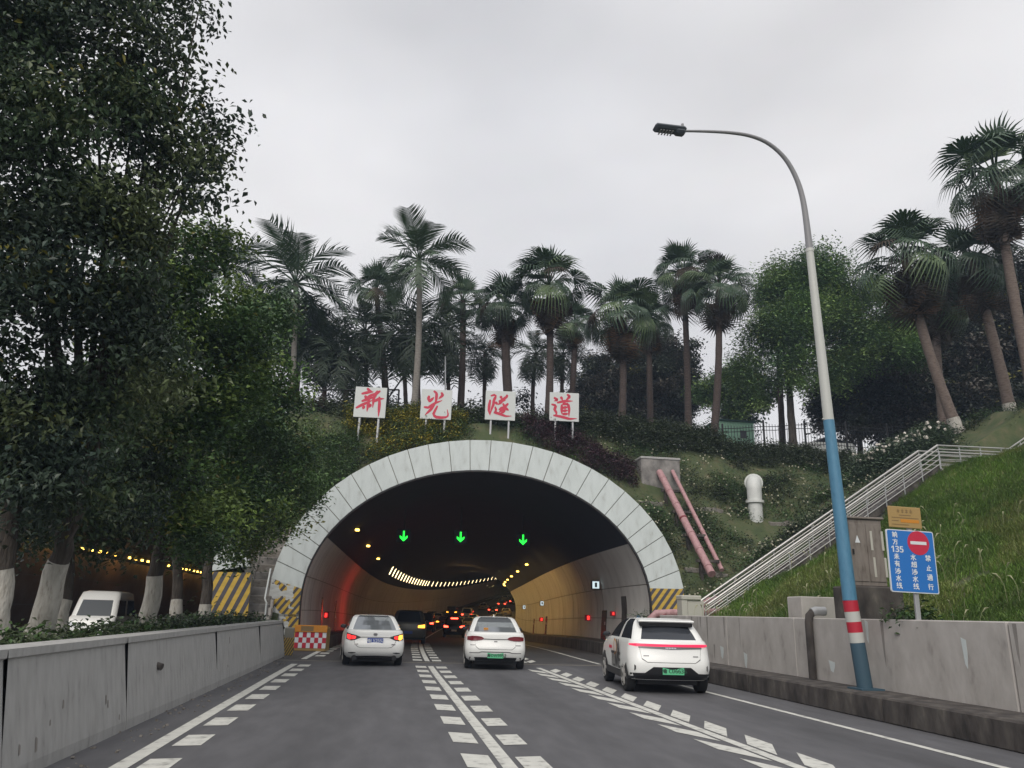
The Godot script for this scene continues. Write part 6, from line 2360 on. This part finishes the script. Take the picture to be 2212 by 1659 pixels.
func build_trees() -> void:
	var big := leaf_cluster(13, 0.125, 0.07, 0.38, 0.6, 1)
	var mid := leaf_cluster(17, 0.145, 0.08, 0.5, 0.45, 2)
	var fine := leaf_cluster(20, 0.24, 0.09, 0.8, 0.15, 3)
	var far := leaf_cluster(14, 0.26, 0.14, 0.9, 0.3, 4)
	var dark := [Color(0.044, 0.066, 0.044), Color(0.054, 0.09, 0.045), Color(0.042, 0.066, 0.05), Color(0.095, 0.125, 0.055)]
	var green := [Color(0.075, 0.135, 0.052), Color(0.105, 0.185, 0.055), Color(0.056, 0.1, 0.05), Color(0.19, 0.27, 0.07)]
	var pale := [Color(0.17, 0.28, 0.09), Color(0.11, 0.2, 0.08), Color(0.24, 0.34, 0.11), Color(0.085, 0.14, 0.065)]
	var dusky := [Color(0.04, 0.048, 0.038), Color(0.055, 0.068, 0.045), Color(0.07, 0.062, 0.048)]
	var gb := func(px: float, z: float) -> Vector3:
		var p := Z(px, 1345, z)
		return Vector3(p.x, 0.5, z)
	# street trees on the median
	tree("nearest street tree, leaning whitewashed trunk and huge dark crown over the barrier", "street_tree", gb.call(80, -14.5), Z(165, 1080, -14.0), 0.21, 1.95,
		[[40, 40, -12, 150, 1.0], [200, 60, -12.5, 140, 1.0], [350, 40, -13, 80, 0.8], [90, 250, -12, 160, 1.0], [260, 230, -12.5, 120, 0.85], [370, 180, -13, 70, 0.6], [350, 310, -13, 100, 0.7], [450, 260, -13.3, 55, 0.5], [480, 280, -13.4, 48, 0.5], [430, 20, -12.8, 45, 0.5], [300, 130, -12.8, 110, 0.8], [420, 330, -13.3, 70, 0.7], [150, 350, -12.3, 120, 0.8], [60, 450, -12, 160, 1.0], [230, 460, -12.5, 140, 1.0], [390, 400, -13, 75, 0.7], [100, 650, -12.5, 160, 1.1], [290, 640, -13, 130, 1.1], [60, 860, -13, 150, 1.2], [220, 840, -13.5, 130, 1.2]], big, dark)
	tree("street tree at the picture edge, only its pale foot showing under dark leaves", "street_tree", gb.call(4, -13.0), Z(30, 1060, -13.0), 0.19, 1.75,
		[[20, 1000, -12.5, 110, 1.0], [110, 1040, -13.0, 100, 1.0]], big, dark)
	tree("street tree close behind the leaning nearest trunk, thinner with pale foot", "street_tree", gb.call(130, -17.0), Z(165, 1060, -17.0), 0.19, 1.35,
		[[180, 1020, -16.0, 120, 1.2], [300, 960, -17.0, 110, 1.2], [230, 1120, -15.5, 70, 1.0], [120, 1110, -15.0, 60, 1.0]], big, dark)
	tree("street tree with flared pale trunk right of the white van, tall green crown", "street_tree", gb.call(318, -20.5), Z(358, 1120, -20.0), 0.22, 1.85,
		[[430, 520, -18.5, 70, 0.9], [400, 640, -18.5, 100, 1.1], [330, 780, -18, 120, 1.2], [480, 720, -19, 100, 1.1], [380, 920, -18.5, 120, 1.2], [500, 850, -19.5, 90, 1.1], [330, 1060, -18, 90, 1.1], [420, 1090, -19, 90, 1.1]], mid, green)
	tree("slender street tree with short pale foot before the brown tunnel wall", "street_tree", gb.call(384, -24.0), Z(388, 1120, -24.0), 0.17, 1.4,
		[[540, 700, -23, 90, 1.1], [470, 960, -22.5, 100, 1.2], [560, 820, -23.5, 80, 1.1], [520, 1060, -23, 90, 1.1], [450, 1150, -22.5, 70, 1.0]], mid, green)
	tree("last street tree before the striped tunnel foot, bright leaves over the arch edge", "street_tree", gb.call(445, -27.5), Z(458, 1110, -27.5), 0.19, 1.4,
		[[590, 960, -26.5, 75, 1.1], [620, 1040, -26.5, 55, 1.0], [545, 1100, -26, 70, 1.1], [575, 1120, -26.5, 50, 1.0], [540, 900, -26.5, 80, 1.1], [580, 690, -25, 55, 0.8], [640, 990, -27, 40, 0.8], [545, 1180, -26.5, 40, 0.8]], mid, green)
	# trees on the right of the crest
	var cb := func(px: float, z: float) -> Vector3:
		var p := Z(px, 940, z)
		return Vector3(p.x, hill(p.x, z), z)
	tree("pale green feathery tree with dark trunk behind the street lamp pole", "feathery_tree", cb.call(1712, -47.0), Z(1700, 780, -47), 0.28, 0.0,
		[[1700, 610, -47, 75, 0.75], [1770, 590, -46, 60, 0.7], [1670, 700, -46, 70, 0.7], [1740, 690, -46, 80, 0.75], [1820, 690, -46, 75, 0.7], [1880, 740, -45, 75, 0.65], [1640, 750, -47, 45, 0.5], [1720, 790, -46, 65, 0.6], [1820, 790, -46, 60, 0.6], [1940, 690, -44, 45, 0.6], [1610, 810, -47, 45, 0.5], [1870, 640, -45, 60, 0.7], [1960, 760, -44, 55, 0.7], [1800, 620, -46, 60, 0.7]], fine, pale, 0.85)
	tree("small round green tree near the mint cabin", "round_tree", cb.call(1590, -58.0), Z(1590, 870, -58), 0.16, 0.0,
		[[1530, 840, -58, 45, 0.7], [1590, 830, -58, 50, 0.6], [1640, 850, -58, 50, 0.6], [1600, 890, -58, 50, 0.6]], far, pale)
	tree("dark spreading tree behind the skirted fan palms", "dark_tree", cb.call(1430, -64.0), Z(1420, 880, -64), 0.3, 0.0,
		[[1440, 780, -64, 70, 1.0], [1380, 820, -64, 80, 1.0], [1480, 850, -64, 50, 0.8], [1300, 830, -66, 70, 0.9], [1260, 880, -66, 55, 0.9], [1420, 890, -64, 70, 1.0], [1330, 890, -65, 70, 1.0]], far, dusky)
	tree("dark tree filling the shade behind the leaning palms", "dark_tree", cb.call(1990, -52.0), Z(1990, 800, -52), 0.35, 0.0,
		[[1880, 820, -50, 90, 1.1], [1980, 760, -52, 110, 1.2], [2080, 720, -50, 120, 1.2], [1950, 880, -50, 100, 1.2], [2060, 850, -48, 110, 1.2], [2170, 780, -46, 130, 1.2], [2180, 640, -46, 110, 1.0], [2060, 610, -50, 80, 0.9], [2140, 880, -44, 90, 1.2]], far, dusky)
	tree("dull brownish green tree with bent limb below the feathery crown", "brown_tree", cb.call(1850, -50.0), Z(1860, 850, -50), 0.2, 0.5,
		[[1800, 850, -50, 55, 0.7], [1850, 830, -50, 60, 0.7], [1900, 870, -50, 55, 0.8], [1780, 900, -51, 45, 0.7], [1860, 910, -49, 50, 0.8]], far, dusky)
	for q in [[700, 870, "thin leafy sapling inside the metal frame"], [765, 850, "thin sapling just left of the first name board"], [842, 860, "thin sapling between first board and frame post"], [1030, 880, "low sapling left of the third name board"], [1135, 870, "low sapling right of the third name board"]]:
		tree(q[2], "sapling", cb.call(q[0], -54.0), Z(q[0], q[1] + 20, -54), 0.05, 0.0, [[q[0], q[1], -54, 28, 0.12], [q[0] + 14, q[1] + 24, -54, 20, 0.14]], far, dusky)

func bed(label: String, called: String, pts: Array, width: float, height: float, leaf: ArrayMesh, pal: Array, dens: float, cat := "hedge", rise := 0.0) -> void:
	# a planted strip along a polyline on the ground
	var t := thing(called, label, cat)
	var xf := []
	var cols := []
	for i in pts.size() - 1:
		var a: Vector3 = pts[i]
		var e: Vector3 = pts[i + 1]
		var L := a.distance_to(e)
		var side := (e - a).cross(Vector3.UP).normalized()
		var cnt := int(L * width * height * dens * 4.5)
		for k in cnt:
			var u := rng.randf()
			var v := rng.randf_range(-0.5, 0.5)
			var p := a.lerp(e, u) + side * v * width
			var hh := height * (0.8 + 0.25 * relief.get_noise_2d(p.x * 30.0, p.z * 30.0)) * (1.0 - 0.5 * pow(absf(v) * 2.0, 3.0))
			var y := hh * pow(rng.randf(), 0.6)
			p.y = (hill(p.x, p.z) if rise == 0.0 else rise) + y
			if in_tunnel(p):
				continue
			xf.append(Transform3D(rand_turn().scaled(Vector3.ONE * rng.randf_range(0.75, 1.25)), p))
			var tone := 0.5 + 0.5 * relief.get_noise_2d(p.x * 50.0, p.z * 50.0)
			var c: Color = pal[int(clampf(tone * pal.size(), 0, pal.size() - 1))]
			var g := rng.randf_range(0.75, 1.25)
			cols.append(Color(c.r * g, c.g * g, c.b * g))
	scatter("foliage", leaf, M.leaf, xf, cols, t)

func build_shrubs() -> void:
	var sm := leaf_cluster(12, 0.11, 0.05, 0.3, 0.0, 11)
	var md := leaf_cluster(14, 0.13, 0.065, 0.4, 0.1, 12)
	var hedge := [Color(0.036, 0.046, 0.03), Color(0.052, 0.066, 0.036), Color(0.065, 0.09, 0.042), Color(0.09, 0.115, 0.058)]
	var purple := [Color(0.05, 0.027, 0.034), Color(0.075, 0.036, 0.046), Color(0.06, 0.048, 0.04)]
	var yellow := [Color(0.13, 0.18, 0.04), Color(0.34, 0.29, 0.035), Color(0.1, 0.15, 0.04), Color(0.42, 0.33, 0.03)]
	var fresh := [Color(0.065, 0.12, 0.04), Color(0.09, 0.155, 0.048), Color(0.05, 0.095, 0.038)]
	var V := func(px: float, py: float, z: float) -> Vector3:
		return Z(px, py, z)
	bed("dark trimmed hedge along the crest behind the last two boards", "hedge", [V.call(1120, 960, -40.6), V.call(1560, 960, -41.2)], 1.6, 1.6, md, hedge, 26)
	bed("dark hedge along the crest from the mint cabin to the stairs", "hedge", [V.call(1560, 960, -41.2), V.call(1850, 960, -39.5), V.call(2020, 955, -34.0)], 1.6, 1.0, md, hedge, 26)
	bed("dim hedge along the crest behind the first two boards", "hedge", [V.call(640, 950, -40.8), V.call(1120, 960, -40.6)], 1.4, 1.5, md, hedge, 26)
	bed("dark purple leaved hedge hugging the arch below the last board", "purple_hedge", [V.call(1130, 975, -39.2), V.call(1250, 1000, -38.6), V.call(1370, 1020, -38.2)], 1.3, 0.8, sm, purple, 44)
	bed("yellow flowering shrubs on the slope in front of the first board", "yellow_shrub", [V.call(745, 975, -38.7), V.call(860, 965, -38.9), V.call(1000, 955, -39.1)], 1.2, 0.8, sm, yellow, 46, "shrub")
	bed("bright yellow leaved bush row right behind the arch crown", "yellow_shrub", [V.call(790, 985, -37.3), V.call(900, 965, -37.9), V.call(985, 955, -38.3)], 0.9, 0.6, sm, yellow.slice(1, 4), 50, "shrub")
	bed("green and yellow shrubs left of the arch shoulder", "green_shrub", [V.call(655, 1000, -37.0), V.call(770, 1010, -37.0)], 2.0, 0.8, sm, yellow.slice(0, 1) + fresh, 40, "shrub")
	bed("leafy green shrubs between the street trees and the arch", "green_shrub", [V.call(650, 1080, -35.0), V.call(720, 1060, -35.5)], 2.0, 0.9, sm, fresh, 40, "shrub")
	bed("low reddish shrubs on the dark slope behind the yellow ones", "red_shrub", [V.call(670, 930, -40.0), V.call(760, 940, -40.0)], 1.0, 0.7, sm, purple + hedge, 40, "shrub")
	bed("pale flowered oleander bank below the leaning palms", "oleander_bed", [V.call(1850, 965, -36.0), V.call(1960, 950, -33.5), V.call(2030, 950, -31.5)], 1.8, 1.5, md, [Color(0.06, 0.1, 0.05), Color(0.08, 0.115, 0.065), Color(0.05, 0.085, 0.05)], 24, "shrub")
	# shrubs on the median behind the barrier
	bed("low dark shrubs behind the barrier under the nearest trees", "median_shrub", [Vector3(-5.0, 0, -9.0), Vector3(-5.0, 0, -19.5)], 1.7, 0.72, md, hedge + fresh, 30, "shrub", 0.5)
	bed("low green shrubs behind the barrier near the striped foot", "median_shrub", [Vector3(-5.0, 0, -19.5), Vector3(-4.9, 0, -31.0)], 1.7, 0.85, md, fresh + hedge, 34, "shrub", 0.5)
	bed("round bright green bush beside the post of the blue sign", "round_bush", [Z(1930, 1330, -13.9), Z(1995, 1330, -13.9)], 0.7, 0.45, sm, [Color(0.06, 0.12, 0.03), Color(0.045, 0.095, 0.025)], 130, "bush")
	# weeds over the slope: clumps, stuff
	var xf := []
	var cols := []
	for k in 600:
		var x := rng.randf_range(9.9, 32.0)
		var z := rng.randf_range(-41.0, -29.6)
		if k % 3 == 0:
			x = rng.randf_range(-8.0, 9.5)
			z = rng.randf_range(-40.5, -32.5)
		if relief.get_noise_2d(x * 9.0 + 31.0, z * 9.0) < -0.12:
			continue
		var n := rng.randi_range(12, 48)
		var c := pick_tone(hedge + fresh)
		var sp := rng.randf_range(0.2, 0.55)
		for i in n:
			var p := Vector3(x + rng.randfn() * sp, 0, z + rng.randfn() * sp)
			if p.z > -29.4 and p.x > 11.0:
				continue
			p.y = hill(p.x, p.z) + rng.randf_range(0.0, 0.28)
			if in_tunnel(p):
				continue
			xf.append(Transform3D(rand_turn().scaled(Vector3.ONE * rng.randf_range(0.6, 1.1)), p))
			var g := rng.randf_range(0.75, 1.3)
			cols.append(Color(c.r * g, c.g * g, c.b * g))
	var wd := scatter("weed_cover", md, M.leaf, xf, cols)
	tag(wd, "weeds and creepers in patches over the slope", "weeds")
	# pale flowers over the weeds
	var fm := MB.new()
	fm.box(Transform3D(Basis.from_euler(Vector3(0.6, 0.5, 0.2))), Vector3(0.06, 0.05, 0.06))
	xf = []
	cols = []
	for k in 900:
		var x := rng.randf_range(10.5, 26.0)
		var z := rng.randf_range(-40.5, -31.0)
		if relief.get_noise_2d(x * 9.0 + 31.0, z * 9.0) < 0.02:
			continue
		xf.append(Transform3D(rand_turn(), Vector3(x, hill(x, z) + rng.randf_range(0.25, 0.42), z)))
		cols.append(Color(0.5, 0.48, 0.36))
	for k in 70:
		var p: Vector3 = Z(1850, 965, -36.0).lerp(Z(2030, 950, -31.5), rng.randf())
		p += Vector3(rng.randf_range(-0.6, 0.6), 0, rng.randf_range(-0.7, 0.7))
		p.y = hill(p.x, p.z) + rng.randf_range(1.0, 1.5)
		xf.append(Transform3D(rand_turn().scaled(Vector3.ONE * 1.7), p))
		cols.append(Color(0.6, 0.56, 0.5))
	var fl := scatter("small_flowers", fm.mesh(), M.leaf, xf, cols)
	tag(fl, "small pale flowers dotted over the weeds and oleanders", "flowers")
	# tall grass on the right bank
	var gm := MB.new()
	for i in 9:
		var a := rng.randf() * TAU
		var o := Vector3(rng.randfn(), 0, rng.randfn()) * 0.07
		var d := Vector3(cos(a), 0, sin(a))
		var s := Vector3(-d.z, 0, d.x) * 0.009
		var hgt := rng.randf_range(0.11, 0.25)
		var m := o + d * 0.05 + Vector3(0, hgt * 0.6, 0)
		var e := o + d * rng.randf_range(0.12, 0.26) + Vector3(0, hgt, 0)
		gm.quad(o - s, o + s, m + s * 0.7, m - s * 0.7)
		gm.tri(m - s * 0.7, m + s * 0.7, e)
	xf = []
	cols = []
	for k in 90000:
		var x := 9.95 + pow(rng.randf(), 1.15) * 20.0
		var z := rng.randf_range(-28.0, -6.0)
		var nz := relief.get_noise_2d(x * 7.0, z * 7.0 + 60.0)
		if nz < -0.5:
			continue
		var p := Vector3(x, hill(x, z) - 0.02, z)
		xf.append(Transform3D(Basis(Vector3.UP, rng.randf() * TAU).scaled(Vector3.ONE * rng.randf_range(0.6, 1.15)), p))
		var g := rng.randf_range(0.75, 1.25)
		var c := Color(0.165, 0.275, 0.055) if rng.randf() < 0.85 else Color(0.26, 0.28, 0.12)
		c = c.lerp(Color(0.085, 0.14, 0.04), clampf(nz + 0.3, 0.0, 0.6))
		if relief.get_noise_2d(x * 5.0 + 200.0, z * 5.0) > 0.22:
			c = c.lerp(Color(0.3, 0.27, 0.12), rng.randf_range(0.1, 0.6))
		cols.append(Color(c.r * g, c.g * g, c.b * g))
	var gr := scatter("grass", gm.mesh(), M.grass, xf, cols)
	tag(gr, "long green grass covering the bank above the retaining wall", "grass")
	# feathery seed heads standing in the grass
	var sd := MB.new()
	sd.tube([Vector3(0, 0, 0), Vector3(0.02, 0.4, 0), Vector3(0.08, 0.55, 0)], [0.004, 0.004, 0.004], 4)
	sd.tube([Vector3(0.08, 0.53, 0), Vector3(0.13, 0.6, 0), Vector3(0.2, 0.62, 0)], [0.008, 0.02, 0.004], 5)
	xf = []
	cols = []
	for k in 170:
		var x := rng.randf_range(10.0, 17.0)
		var z := rng.randf_range(-27.5, -12.0)
		xf.append(Transform3D(Basis(Vector3.UP, rng.randf() * TAU).scaled(Vector3.ONE * rng.randf_range(0.7, 1.2)), Vector3(x, hill(x, z), z)))
		cols.append(Color(0.33, 0.33, 0.2))
	var sh := scatter("seed_grass", sd.mesh(), M.grass, xf, cols)
	tag(sh, "pale feathery seed heads standing above the green bank", "grass")
